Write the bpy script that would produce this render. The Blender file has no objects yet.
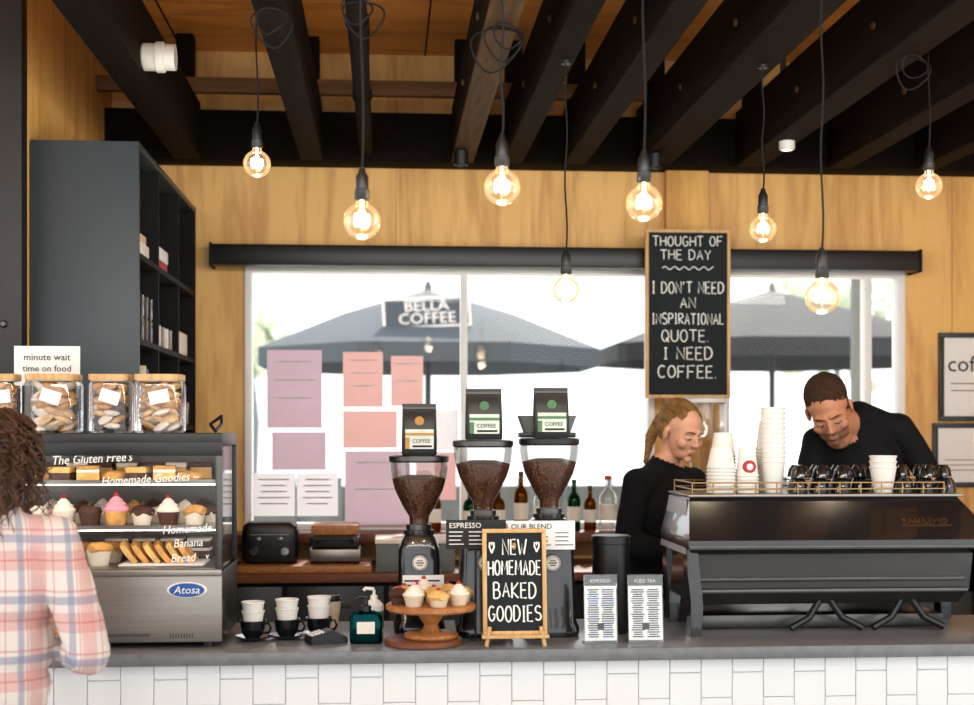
import bpy, bmesh, math, random, time
from mathutils import Vector, Matrix, noise
random.seed(7)
sc = bpy.context.scene
COL = sc.collection
# ---------------------------------------------------------------- survey helpers (metres)
F = 1353.0; TH = math.radians(4.31); S_, C_ = math.sin(TH), math.cos(TH); CH = 1.62
def _t(px, D): return D / (C_ - (px-487)/F*S_)
def gx(px, D): return _t(px, D)*(S_+(px-487)/F*C_)
def gz(px, py, D): return CH+_t(px, D)*(430-py)/F

# ---------------------------------------------------------------- materials
def lin(h):
    h = h.lstrip('#'); o = []
    for i in (0, 2, 4):
        c = int(h[i:i+2], 16)/255
        o.append(c/12.92 if c <= .04045 else ((c+.055)/1.055)**2.4)
    return (*o, 1)
def mat(name, col, rough=.5, metal=0, var=.12, scale=12, bump=0, bscale=None, stretch=(1, 1, 1), emit=0, spec=.5, coat=0, trans=0):
    m = bpy.data.materials.new(name); m.use_nodes = True
    nt = m.node_tree; N = nt.nodes; L = nt.links; b = N['Principled BSDF']
    c = lin(col)
    tc = N.new('ShaderNodeTexCoord'); mpg = N.new('ShaderNodeMapping'); mpg.inputs['Scale'].default_value = stretch
    L.new(tc.outputs['Object'], mpg.inputs['Vector'])
    nz = N.new('ShaderNodeTexNoise'); nz.inputs['Scale'].default_value = scale; nz.inputs['Detail'].default_value = 4
    L.new(mpg.outputs[0], nz.inputs['Vector'])
    r = N.new('ShaderNodeValToRGB')
    r.color_ramp.elements[0].position = .3; r.color_ramp.elements[1].position = .7
    r.color_ramp.elements[0].color = (*[x*(1-var) for x in c[:3]], 1)
    r.color_ramp.elements[1].color = (*[min(1, x*(1+var)) for x in c[:3]], 1)
    L.new(nz.outputs['Fac'], r.inputs['Fac']); L.new(r.outputs['Color'], b.inputs['Base Color'])
    b.inputs['Roughness'].default_value = rough; b.inputs['Metallic'].default_value = metal
    b.inputs['Specular IOR Level'].default_value = spec; b.inputs['Coat Weight'].default_value = coat
    if bump:
        n2 = N.new('ShaderNodeTexNoise'); n2.inputs['Scale'].default_value = bscale or scale*3
        L.new(mpg.outputs[0], n2.inputs['Vector'])
        bp = N.new('ShaderNodeBump'); bp.inputs['Strength'].default_value = bump; bp.inputs['Distance'].default_value = .01
        L.new(n2.outputs['Fac'], bp.inputs['Height']); L.new(bp.outputs[0], b.inputs['Normal'])
    if emit:
        b.inputs['Emission Color'].default_value = c; b.inputs['Emission Strength'].default_value = emit
    if trans:
        tr = N.new('ShaderNodeBsdfTranslucent'); L.new(r.outputs['Color'], tr.inputs['Color'])
        mx = N.new('ShaderNodeMixShader'); mx.inputs[0].default_value = trans
        L.new(b.outputs[0], mx.inputs[1]); L.new(tr.outputs[0], mx.inputs[2]); L.new(mx.outputs[0], N['Material Output'].inputs['Surface'])
    return m
def glass(name, col='ffffff', k=.5, base=.05, rough=.02, tint=None, emit=0, ecol='ffdcae'):
    m = bpy.data.materials.new(name); m.use_nodes = True
    nt = m.node_tree; N = nt.nodes; L = nt.links; N.remove(N['Principled BSDF'])
    t = N.new('ShaderNodeBsdfTransparent'); t.inputs[0].default_value = lin(tint or col)
    g = N.new('ShaderNodeBsdfGlossy'); g.inputs[0].default_value = lin(col); g.inputs['Roughness'].default_value = rough
    lw = N.new('ShaderNodeLayerWeight'); lw.inputs[0].default_value = .25
    ma = N.new('ShaderNodeMath'); ma.operation = 'MULTIPLY_ADD'; ma.inputs[1].default_value = k; ma.inputs[2].default_value = base
    L.new(lw.outputs['Fresnel'], ma.inputs[0])
    mx = N.new('ShaderNodeMixShader'); L.new(ma.outputs[0], mx.inputs[0]); L.new(t.outputs[0], mx.inputs[1]); L.new(g.outputs[0], mx.inputs[2])
    out = mx.outputs[0]
    if emit:
        e = N.new('ShaderNodeEmission'); e.inputs[0].default_value = lin(ecol); e.inputs[1].default_value = emit
        ad = N.new('ShaderNodeAddShader'); L.new(out, ad.inputs[0]); L.new(e.outputs[0], ad.inputs[1]); out = ad.outputs[0]
    L.new(out, N['Material Output'].inputs['Surface'])
    return m
def wood(name, c1, c2, stretch=(6, 6, .8), rough=.5, wscale=1.2, dist=6, fine=.6):
    m = bpy.data.materials.new(name); m.use_nodes = True
    nt = m.node_tree; N = nt.nodes; L = nt.links; b = N['Principled BSDF']
    tc = N.new('ShaderNodeTexCoord'); mg = N.new('ShaderNodeMapping'); mg.inputs['Scale'].default_value = stretch
    L.new(tc.outputs['Object'], mg.inputs['Vector'])
    nz = N.new('ShaderNodeTexNoise'); nz.inputs['Scale'].default_value = wscale; nz.inputs['Detail'].default_value = 6; nz.inputs['Distortion'].default_value = dist*.2
    n3 = N.new('ShaderNodeTexNoise'); n3.inputs['Scale'].default_value = wscale*9; n3.inputs['Detail'].default_value = 3
    L.new(mg.outputs[0], nz.inputs['Vector']); L.new(mg.outputs[0], n3.inputs['Vector'])
    w = N.new('ShaderNodeMath'); w.operation = 'MULTIPLY'; w.inputs[1].default_value = 9
    L.new(nz.outputs['Fac'], w.inputs[0])
    pp = N.new('ShaderNodeMath'); pp.operation = 'PINGPONG'; pp.inputs[1].default_value = 1; L.new(w.outputs[0], pp.inputs[0])
    ad = N.new('ShaderNodeMath'); ad.operation = 'MULTIPLY_ADD'; ad.inputs[1].default_value = .45; L.new(pp.outputs[0], ad.inputs[0])
    h = N.new('ShaderNodeMath'); h.operation = 'MULTIPLY'; h.inputs[1].default_value = fine; L.new(n3.outputs['Fac'], h.inputs[0]); L.new(h.outputs[0], ad.inputs[2])
    r = N.new('ShaderNodeValToRGB'); r.color_ramp.elements[0].color = lin(c1); r.color_ramp.elements[1].color = lin(c2)
    r.color_ramp.elements[0].position = .1; r.color_ramp.elements[1].position = .75
    L.new(ad.outputs[0], r.inputs[0]); L.new(r.outputs[0], b.inputs['Base Color']); b.inputs['Roughness'].default_value = rough
    return m
def plaid(name):
    m = bpy.data.materials.new(name); m.use_nodes = True
    nt = m.node_tree; N = nt.nodes; L = nt.links; b = N['Principled BSDF']; b.inputs['Roughness'].default_value = .9; b.inputs['Specular IOR Level'].default_value = .1
    tc = N.new('ShaderNodeTexCoord'); sp = N.new('ShaderNodeSeparateXYZ'); L.new(tc.outputs['Object'], sp.inputs[0])
    prev = N.new('ShaderNodeRGB'); prev.outputs[0].default_value = lin('dcd1ca'); prev = prev.outputs[0]
    ax = N.new('ShaderNodeMath'); ax.operation = 'ADD'; L.new(sp.outputs['X'], ax.inputs[0]); L.new(sp.outputs['Y'], ax.inputs[1])
    for (src, fr, off, wd, col, al) in [(ax.outputs[0], 6, .0, .32, 'c98a84', .55), (sp.outputs['Z'], 6, .2, .32, 'c98a84', .55),
                                       (ax.outputs[0], 6, .55, .14, '7c88a2', .6), (sp.outputs['Z'], 6, .75, .13, '7c88a2', .6),
                                       (ax.outputs[0], 12, .3, .06, 'b8524c', .5), (sp.outputs['Z'], 12, .1, .06, 'b8524c', .5)]:
        a = N.new('ShaderNodeMath'); a.operation = 'MULTIPLY_ADD'; a.inputs[1].default_value = fr; a.inputs[2].default_value = off+10
        L.new(src, a.inputs[0]); f = N.new('ShaderNodeMath'); f.operation = 'FRACT'; L.new(a.outputs[0], f.inputs[0])
        l = N.new('ShaderNodeMath'); l.operation = 'LESS_THAN'; l.inputs[1].default_value = wd; L.new(f.outputs[0], l.inputs[0])
        k = N.new('ShaderNodeMath'); k.operation = 'MULTIPLY'; k.inputs[1].default_value = al; L.new(l.outputs[0], k.inputs[0])
        mx = N.new('ShaderNodeMix'); mx.data_type = 'RGBA'; L.new(k.outputs[0], mx.inputs[0]); L.new(prev, mx.inputs[6]); mx.inputs[7].default_value = lin(col)
        prev = mx.outputs[2]
    L.new(prev, b.inputs['Base Color'])
    return m

M_ply = wood('plywood_wall', 'b67a35', 'e6b468', (2.2, 2.2, .3), fine=.8)
M_plyc = wood('plywood_ceiling', 'bb6a20', 'ee9f48', (.3, 2.2, 2.2), fine=.8)
M_beam = mat('beam_dark_stain', '140e0a', .8, var=.3, scale=6, stretch=(6, .6, 6), bump=.2, spec=.08)
M_beam2 = mat('beam_worn', '54402c', .7, var=.4, scale=6, stretch=(8, .6, 8), bump=.2, spec=.1)
M_batten = mat('batten_wood', '6d4f34', .7, var=.3, scale=5, stretch=(.6, 6, 6), spec=.2)
M_black = mat('black_satin', '0e0e0f', .4)
M_blackm = mat('black_matte', '0b0b0c', .75, spec=.3)
M_slate = mat('slate_panel', '27343b', .45, var=.06, scale=3)
M_post = mat('black_post', '101214', .5)
M_tile = mat('white_glazed_tile', 'e3e4e4', .12, var=.02, scale=3, coat=.3)
M_grout = mat('grout', 'dcdcda', .9, var=.02)
M_ctop = mat('counter_grey_stone', '6c6d70', .28, var=.15, scale=30)
M_floor = mat('floor_concrete', 'a8a297', .5, var=.1, scale=3)
M_alu = mat('white_aluminium', 'e8e8e6', .4, var=.02)
M_white = mat('white_paper', 'eceae7', .8, var=.02)
M_cream = mat('cream_card', 'e7dfd2', .8, var=.03)
M_steel = mat('brushed_steel', '928c85', .38, 1, var=.08, scale=8, stretch=(.5, 8, 20))
M_steel2 = mat('dark_steel', '5d5b58', .35, 1, var=.1)
M_side = mat('machine_side_grey', '8a8783', .35, .8, var=.08)
M_chrome = mat('chrome', 'dcdcdc', .12, 1, var=.02)
M_brass = mat('brass', 'a8865a', .3, 1, var=.05)
M_chalkb = mat('chalkboard', '23282a', .85, var=.12, scale=5, spec=.2)
M_chalk = mat('chalk', 'f0f0ea', .9, var=.06, scale=40, emit=.1)
M_pine = wood('pine_frame', 'b98a50', 'd6ad74', (14, 14, 2))
M_oak = wood('oak_turned', '8a4d26', 'b87a40', (14, 14, 14))
M_walnut = wood('walnut_board', '5c2f1a', '7d4527', (3, 14, 14))
M_glass = glass('clear_glass', k=.7, base=.04)
M_pane = glass('window_glass', k=.10, base=.005)
M_bulbg = glass('bulb_glass', 'fff0dc', k=.8, base=.06, tint='fffaf2', emit=.14)  # faint emission on the glass imitates bloom around the filament
M_hopper = glass('hopper_plastic', 'f2f2f4', k=.6, base=.10, rough=.06, tint='ebebe8')
M_green = glass('green_bottle_glass', '3d6a4a', k=.5, base=.15, tint='4f8058')
M_amber = glass('amber_bottle_glass', '8a5a20', k=.5, base=.15, tint='b07830')
M_teal = glass('teal_bottle_glass', '1d6b70', k=.5, base=.2, tint='3f8f94')
M_fil = mat('filament', 'ffe0a8', .5, emit=28)
M_glow = mat('filament_core', 'ffe6bc', .5, emit=12)
M_led = mat('led_strip', 'fff4e0', .5, emit=7)
M_bean = mat('coffee_beans', '6e3f2a', .5, var=.65, scale=110, bump=1, bscale=130)
M_mach = mat('machine_black', '161618', .22, var=.05, coat=.6)
M_mach2 = mat('machine_charcoal', '262524', .3, var=.06, coat=.3)
M_cupw = mat('paper_cup_white', 'e6e2db', .6, var=.03)
M_kraft = mat('cup_kraft', 'd3bfa2', .7)
M_red = mat('logo_red', 'b3242f', .6)
M_blue = mat('badge_blue', '1b4f9a', .4)
M_cer = mat('ceramic_black', '131417', .15, coat=.5)
M_crust = mat('pastry_crust', 'c8924f', .7, var=.35, scale=25, bump=.5, bscale=60)
M_choc = mat('chocolate_cake', '4a2a1c', .7, var=.3, scale=30, bump=.4)
M_icing = mat('icing_white', 'ecdfd0', .5, var=.04)
M_pink = mat('icing_pink', 'e49aa8', .5)
M_slice = mat('slice_golden', 'dcae66', .7, var=.3, scale=30, bump=.4)
M_cookie = mat('cookie_pale', 'd8b07c', .8, var=.25, scale=40, bump=.4)
M_wrap = mat('cupcake_wrapper', 'dfd3c0', .8)
M_berry = mat('berry_red', 'a31f2a', .35)
M_bag = mat('coffee_bag_black', '1a1b1c', .45, var=.1, bump=.3, bscale=14)
M_bagl = mat('bag_label', 'cfd6cb', .7)
M_baggr = mat('bag_green', '4b7a50', .6)
M_bagor = mat('bag_orange', 'b98a3c', .6)
M_ink = mat('ink_black', '222222', .8)
M_lilac = mat('poster_lilac', 'b69ea9', .8, var=.05, scale=5, trans=.35)
M_pinkp = mat('poster_pink', 'd0a29d', .8, var=.05, scale=5, trans=.35)
M_bluep = mat('poster_pale', 'dcd9dc', .8, var=.03, trans=.35)
M_skin = mat('skin_fair', 'd59e80', .55, var=.05, scale=20)
M_skin2 = mat('skin_tan', 'bd8160', .55, var=.06, scale=20)
M_lip = mat('lips', 'b46e62', .5)
M_lip2 = mat('lips_muted', 'a0685a', .5)
M_eye = mat('eye_white', 'd9cfc6', .2)
M_iris = mat('eye_iris', '2a1c14', .3)
M_blond = mat('hair_blond', '8a6638', .6, var=.5, scale=14, stretch=(8, .8, 8), bump=.6, bscale=60, spec=.3)
M_brown = mat('hair_brown', '4c2f1d', .5, var=.5, scale=25, bump=.4)
M_short = mat('hair_short', '3f2b1f', .9, var=.35, scale=90, bump=.8, bscale=220, spec=.15)
M_fade = mat('hair_faded_sides', '6d4a36', .9, var=.3, scale=140, spec=.15)
M_stub = mat('stubble_skin', '7d543c', .8, var=.2, scale=120)
M_knit = mat('black_knit', '0f1013', .9, var=.2, scale=20, spec=.2)
M_tee = mat('black_tee', '101114', .85, var=.15, scale=10, spec=.2)
M_jean = mat('jeans', '2b3547', .85, var=.15)
M_shoe = mat('shoe', '1c1a19', .6)
M_plaid = plaid('plaid_flannel')
M_umb1 = mat('umbrella_slate', '3c464f', .8, var=.08, scale=2)
M_umb2 = mat('umbrella_dark', '1e2226', .8, var=.08, scale=2)
M_leaf = mat('foliage', 'c3cbb2', .8, var=.3, scale=2)  # leaf colour paled to imitate sunlit overexposure
M_paving = mat('paving_pale', 'dedbd5', .8)
M_fence = mat('fence_grey', '6a6f6e', .8)
M_pvc = mat('pvc_white', 'e6e5df', .35)

# ---------------------------------------------------------------- hand-drawn chalk capitals
def _el(cx, cz, rx, rz, a0, a1, n=14): return [(cx+rx*math.cos(math.radians(a0+(a1-a0)*i/n)), cz+rz*math.sin(math.radians(a0+(a1-a0)*i/n))) for i in range(n+1)]
GL = {
 'A': [[(0, 0), (.48, 1), (1, 0)], [(.2, .36), (.82, .38)]], 'B': [[(.02, 0), (0, 1)], [(0, 1)]+_el(.4, .77, .42, .23, 90, -90)+[(0, .53)], [(.1, .53)]+_el(.45, .27, .5, .27, 90, -90)+[(0, 0)]],
 'C': [_el(.55, .5, .55, .5, 50, 310)], 'D': [[(0, 0), (0, 1)]+_el(.3, .5, .7, .5, 90, -90)+[(0, 0)]], 'E': [[(.95, 1), (0, 1), (0, 0), (1, 0)], [(0, .52), (.8, .52)]],
 'F': [[(.95, 1), (0, 1), (0, 0)], [(0, .52), (.75, .52)]], 'G': [_el(.52, .5, .5, .5, 50, 330)+[(1, .45), (.6, .45)]], 'H': [[(0, 0), (0, 1)], [(1, 0), (1, 1)], [(0, .5), (1, .52)]],
 'I': [[(.1, 1), (.9, 1)], [(.5, 1), (.5, 0)], [(.1, 0), (.9, 0)]], 'K': [[(0, 0), (0, 1)], [(.95, 1), (.02, .45), (1, 0)]], 'L': [[(0, 1), (0, 0), (.95, 0)]],
 'M': [[(0, 0), (.1, 1), (.5, .35), (.9, 1), (1, 0)]], 'N': [[(0, 0), (0, 1), (1, 0), (1, 1)]], 'O': [_el(.5, .5, .5, .5, 90, 450, 20)], 'P': [[(0, 0), (0, 1)]+_el(.45, .75, .5, .25, 90, -90)+[(0, .5)]],
 'Q': [_el(.5, .5, .5, .5, 90, 450, 20), [(.6, .3), (1.05, -.08)]], 'R': [[(0, 0), (0, 1)]+_el(.45, .76, .48, .24, 90, -90)+[(.05, .5), (1, 0)]], 'S': [_el(.5, .76, .45, .24, 30, 270)+_el(.5, .26, .48, .26, 85, -150)],
 'T': [[(-.05, 1), (1.05, 1)], [(.5, 1), (.5, 0)]], 'U': [[(0, 1), (0, .4)]+_el(.5, .4, .5, .4, 180, 360)+[(1, 1)]], 'V': [[(0, 1), (.5, 0), (1, 1)]], 'W': [[(-.05, 1), (.25, 0), (.5, .7), (.75, 0), (1.05, 1)]],
 'Y': [[(0, 1), (.5, .5), (1, 1)], [(.5, .5), (.5, 0)]], "'": [[(.4, 1.05), (.3, .8)]], '.': [[(.1, 0), (.2, .03)]], '*': [[(.5, .1), (.1, .5), (.15, .8), (.4, .8), (.5, .6), (.6, .8), (.85, .8), (.9, .5), (.5, .1)]]}
NAR = {'I': .5, "'": .3, '.': .35, ' ': .55, 'E': .85, 'L': .85, 'M': 1.25, 'W': 1.3}

# ---------------------------------------------------------------- mesh builder
class MB:
    def __init__(s, name): s.name = name; s.V = []; s.Fc = []; s.I = []; s.m = []
    def mi(s, m):
        if m not in s.m: s.m.append(m)
        return s.m.index(m)
    def add(s, b, m, M=None, norm=True):
        if norm: bmesh.ops.recalc_face_normals(b, faces=b.faces[:])
        if M is not None: b.transform(M)
        k = len(s.V); b.verts.index_update(); i = s.mi(m)
        s.V.extend(v.co.copy() for v in b.verts)
        for f in b.faces: s.Fc.append([v.index+k for v in f.verts]); s.I.append(i)
        b.free(); return s
    def box(s, x0, x1, y0, y1, z0, z1, m, bev=0, M=None, seg=2):
        b = bmesh.new(); bmesh.ops.create_cube(b, size=1)
        for v in b.verts: v.co = Vector((x0+(v.co.x+.5)*(x1-x0), y0+(v.co.y+.5)*(y1-y0), z0+(v.co.z+.5)*(z1-z0)))
        if bev: bmesh.ops.bevel(b, geom=b.edges[:], offset=bev, segments=seg, affect='EDGES', profile=.5)
        return s.add(b, m, M)
    def lathe(s, prof, c, m, seg=24, M=None, pleat=0):
        b = bmesh.new(); R = []
        for (r, z) in prof:
            if r < 1e-6: R.append([b.verts.new((c[0], c[1], c[2]+z))]); continue
            R.append([b.verts.new((c[0]+r*(1+pleat*(i % 2))*math.cos(2*math.pi*i/seg), c[1]+r*(1+pleat*(i % 2))*math.sin(2*math.pi*i/seg), c[2]+z)) for i in range(seg)])
        for a, d in zip(R, R[1:]):
            for i in range(seg):
                j = (i+1) % seg
                if len(a) == 1 and len(d) == 1: continue
                if len(a) == 1: b.faces.new((a[0], d[j], d[i]))
                elif len(d) == 1: b.faces.new((a[i], a[j], d[0]))
                else: b.faces.new((a[i], a[j], d[j], d[i]))
        return s.add(b, m, M)
    def loft(s, rings, m, cap=True, M=None, closed=True):
        b = bmesh.new(); R = [[b.verts.new(p) for p in r] for r in rings]; n = len(R[0])
        for a, d in zip(R, R[1:]):
            for i in range(n if closed else n-1):
                j = (i+1) % n; b.faces.new((a[i], a[j], d[j], d[i]))
        if cap and closed: b.faces.new(R[0][::-1]); b.faces.new(R[-1])
        return s.add(b, m, M)
    def tube(s, pts, r, m, seg=8, M=None, closed=False):
        pts = [Vector(p) for p in pts]; n = len(pts); rs = r if isinstance(r, (list, tuple)) else [r]*n
        base = len(s.V); mi = s.mi(m); up = None
        cs = [(math.cos(2*math.pi*k/seg), math.sin(2*math.pi*k/seg)) for k in range(seg)]
        for i, p in enumerate(pts):
            if closed: d = pts[(i+1) % n]-pts[i-1]
            else: d = pts[min(i+1, n-1)]-pts[max(i-1, 0)]
            if d.length < 1e-9: d = Vector((0, 0, 1))
            d.normalize()
            if up is None: up = Vector((0, 0, 1)) if abs(d.z) < .9 else Vector((1, 0, 0))
            u = up-d*up.dot(d)
            if u.length < 1e-5: u = d.orthogonal()
            u.normalize(); up = u; w = d.cross(u)
            for c_, s_ in cs:
                q = p+(u*c_+w*s_)*rs[i]; s.V.append(M @ q if M is not None else q)
        for i in range(n if closed else n-1):
            a = base+i*seg; d = base+((i+1) % n)*seg
            for k in range(seg):
                j = (k+1) % seg; s.Fc.append([a+k, a+j, d+j, d+k]); s.I.append(mi)
        if not closed:
            s.Fc.append([base+k for k in range(seg)][::-1]); s.I.append(mi); s.Fc.append([base+(n-1)*seg+k for k in range(seg)]); s.I.append(mi)
        return s
    def prism(s, poly, axis, a, c, m, bev=0, M=None):
        f = {'y': lambda p, t: (p[0], t, p[1]), 'x': lambda p, t: (t, p[0], p[1]), 'z': lambda p, t: (p[0], p[1], t)}[axis]
        b = bmesh.new(); A = [b.verts.new(f(p, a)) for p in poly]; B = [b.verts.new(f(p, c)) for p in poly]; n = len(poly)
        b.faces.new(A); b.faces.new(B[::-1])
        for i in range(n): b.faces.new((A[i], A[(i+1) % n], B[(i+1) % n], B[i]))
        if bev: bmesh.ops.bevel(b, geom=b.edges[:], offset=bev, segments=2, affect='EDGES')
        return s.add(b, m, M)
    def ell(s, c, r, m, sub=2, M=None, R=None, jit=0):
        b = bmesh.new(); bmesh.ops.create_icosphere(b, subdivisions=sub, radius=1)
        for v in b.verts:
            q = v.co.copy()
            if jit: q *= 1+jit*noise.noise(q*2.3+Vector(c)*17)
            q = Vector((q.x*r[0], q.y*r[1], q.z*r[2]))
            if R is not None: q = R @ q
            v.co = q+Vector(c)
        return s.add(b, m, M)
    def text(s, t, size, m, M, align='CENTER', ext=.0006, shear=0, sx=1):
        cu = bpy.data.curves.new('t', 'FONT'); cu.body = t; cu.size = size; cu.align_x = align; cu.align_y = 'CENTER'; cu.extrude = ext; cu.shear = shear; cu.resolution_u = 2
        ob = bpy.data.objects.new('t', cu); me = None
        try: me = bpy.data.meshes.new_from_object(ob)
        except Exception: me = None
        if me is None or len(me.vertices) == 0:
            COL.objects.link(ob); dg = bpy.context.evaluated_depsgraph_get(); dg.update(); me = bpy.data.meshes.new_from_object(ob.evaluated_get(dg))
        b = bmesh.new(); b.from_mesh(me); bpy.data.objects.remove(ob); bpy.data.curves.remove(cu); bpy.data.meshes.remove(me)
        return s.add(b, m, M @ Matrix.Scale(sx, 4, (1, 0, 0)), norm=False)
    def chalk(s, t, cx, cz, h, wmax, m, M, y=-.006, lw=None):
        adv = [NAR.get(c, 1.0)*.62+.24 for c in t]; tot = (sum(adv)-.24)*h; k = min(1, wmax/tot) if tot > 0 else 1
        x = cx-tot*k/2; lw = lw or h*.058
        for c, a in zip(t, adv):
            w = (a-.24)*h*k; jz = random.uniform(-.03, .03)*h; jh = random.uniform(.93, 1.06)
            for pl in GL.get(c, []):
                s.tube([(x+p[0]*w, y, cz+jz+(p[1]-.5)*h*jh) for p in pl], lw, m, 5, M=M)
            x += a*h*k
        return s
    def done(s, parent=None, ang=38):
        V = s.V; xs = [v.x for v in V]; ys = [v.y for v in V]; zs = [v.z for v in V]
        o = Vector(((min(xs)+max(xs))/2, (min(ys)+max(ys))/2, min(zs)))
        me = bpy.data.meshes.new(s.name); me.from_pydata([v-o for v in V], [], s.Fc)
        for m in s.m: me.materials.append(m)
        me.polygons.foreach_set('material_index', s.I); me.polygons.foreach_set('use_smooth', [True]*len(s.Fc))
        me.update(); me.set_sharp_from_angle(angle=math.radians(ang))
        ob = bpy.data.objects.new(s.name, me); COL.objects.link(ob); ob.location = o
        if parent: ob.parent = parent
        return ob
def T(x, y, z): return Matrix.Translation((x, y, z))
def R(a, ax): return Matrix.Rotation(math.radians(a), 4, ax)
def FM(x, y, z, rz=0, tilt=0, roll=0): return T(x, y, z) @ R(rz, 'Z') @ R(90-tilt, 'X') @ R(roll, 'Z')
def sring(cx, cy, z, rx, ry, n=4, seg=28):
    o = []
    for i in range(seg):
        a = 2*math.pi*i/seg; ca, sa = math.cos(a), math.sin(a)
        o.append((cx+rx*math.copysign(abs(ca)**(2/n), ca), cy+ry*math.copysign(abs(sa)**(2/n), sa), z))
    return o

# ================================================================ PEOPLE
def caps(b, a, c, ra, rc, n=12):
    a = Vector(a); c = Vector(c); d = c-a; L = d.length
    q = Vector((0, 0, 1)).rotation_difference(d.normalized()).to_matrix().to_4x4() if L > 1e-6 else Matrix.Identity(4)
    rings = []
    for i in range(1, 5):
        t = -math.pi/2+i*math.pi/10; rings.append((ra*math.cos(t), ra*math.sin(t)))
    for i in range(0, 5):
        t = i*math.pi/10; rings.append((rc*math.cos(t), L+rc*math.sin(t)))
    m = MB('x'); m.lathe([(0, -ra)]+rings+[(0, L+rc)], (0, 0, 0), M_skin, n, Matrix.Translation(a) @ q)
    k = [b.verts.new(v) for v in m.V]
    for f in m.Fc: b.faces.new([k[i] for i in f])
def els(b, c, r, Rm=None):
    t = bmesh.ops.create_icosphere(b, subdivisions=3, radius=1)
    for v in t['verts']:
        q = Vector((v.co.x*r[0], v.co.y*r[1], v.co.z*r[2]))
        if Rm is not None: q = Rm @ q
        v.co = q+Vector(c)
def remesh(name, b, vox, smooth, mats, fn, parent, wr=0, wrs=9, M=None, allwr=False):
    me = bpy.data.meshes.new(name); b.to_mesh(me); b.free(); ob = bpy.data.objects.new(name, me); COL.objects.link(ob)
    m = ob.modifiers.new('r', 'REMESH'); m.mode = 'VOXEL'; m.voxel_size = vox
    if smooth: s2 = ob.modifiers.new('s', 'SMOOTH'); s2.factor = .5; s2.iterations = smooth
    dg = bpy.context.evaluated_depsgraph_get(); dg.update()
    m2 = bpy.data.meshes.new_from_object(ob.evaluated_get(dg)); ob.modifiers.clear(); ob.data = m2
    for mm in mats: m2.materials.append(mm)
    idx = [0]*len(m2.polygons)
    if fn: idx = [fn(p.center) for p in m2.polygons]
    if wr:
        skinv = set()
        if not allwr:
            for p, k in zip(m2.polygons, idx):
                if k: skinv.update(p.vertices)
        o3 = Vector((3, 1, 2))
        for v in m2.vertices:
            if v.index not in skinv: v.co += v.normal*wr*(noise.noise(v.co*wrs+o3)+.5*noise.noise(v.co*wrs*2.3))
    m2.polygons.foreach_set('material_index', idx); m2.polygons.foreach_set('use_smooth', [True]*len(idx))
    ob.parent = parent
    if M is not None: ob.matrix_local = M
    return ob
def hand(parent, nm, wrist, d, pn, thumb_side, skin, curl=28):
    d = Vector(d).normalized(); pn = Vector(pn); pn = (pn-d*pn.dot(d)).normalized(); s_ = d.cross(pn).normalized()*thumb_side
    w = Vector(wrist); b = bmesh.new()
    Rm = Matrix((s_, pn, d)).transposed()
    els(b, w+d*.05, (.038, .014, .05), Rm); els(b, w+d*.03+s_*.02, (.02, .016, .035), Rm); caps(b, w-d*.05, w+d*.02, .027, .024)
    for i, (off, l) in enumerate(((.029, .075), (.010, .083), (-.010, .077), (-.029, .06))):
        p = w+d*.088+s_*off; dd = (d+s_*off*2).normalized(); rr = .0088-.0006*i
        for k, fl in enumerate((.45, .32, .23)):
            a = math.radians(curl*(k+.6)); dv = (dd*math.cos(a)+pn*math.sin(a)); q = p+dv*l*fl; caps(b, p, q, rr, rr*.92, 10); p = q; rr *= .92
    p = w+d*.025+s_*.032; q = p+(d*.5+s_*.75+pn*.3).normalized()*.035; caps(b, p, q, .012, .0105, 10); r2 = q+(d*.85+s_*.35+pn*.4).normalized()*.032; caps(b, q, r2, .0102, .008, 10)
    return remesh(nm, b, .0036, 3, [skin], None, parent)
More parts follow.
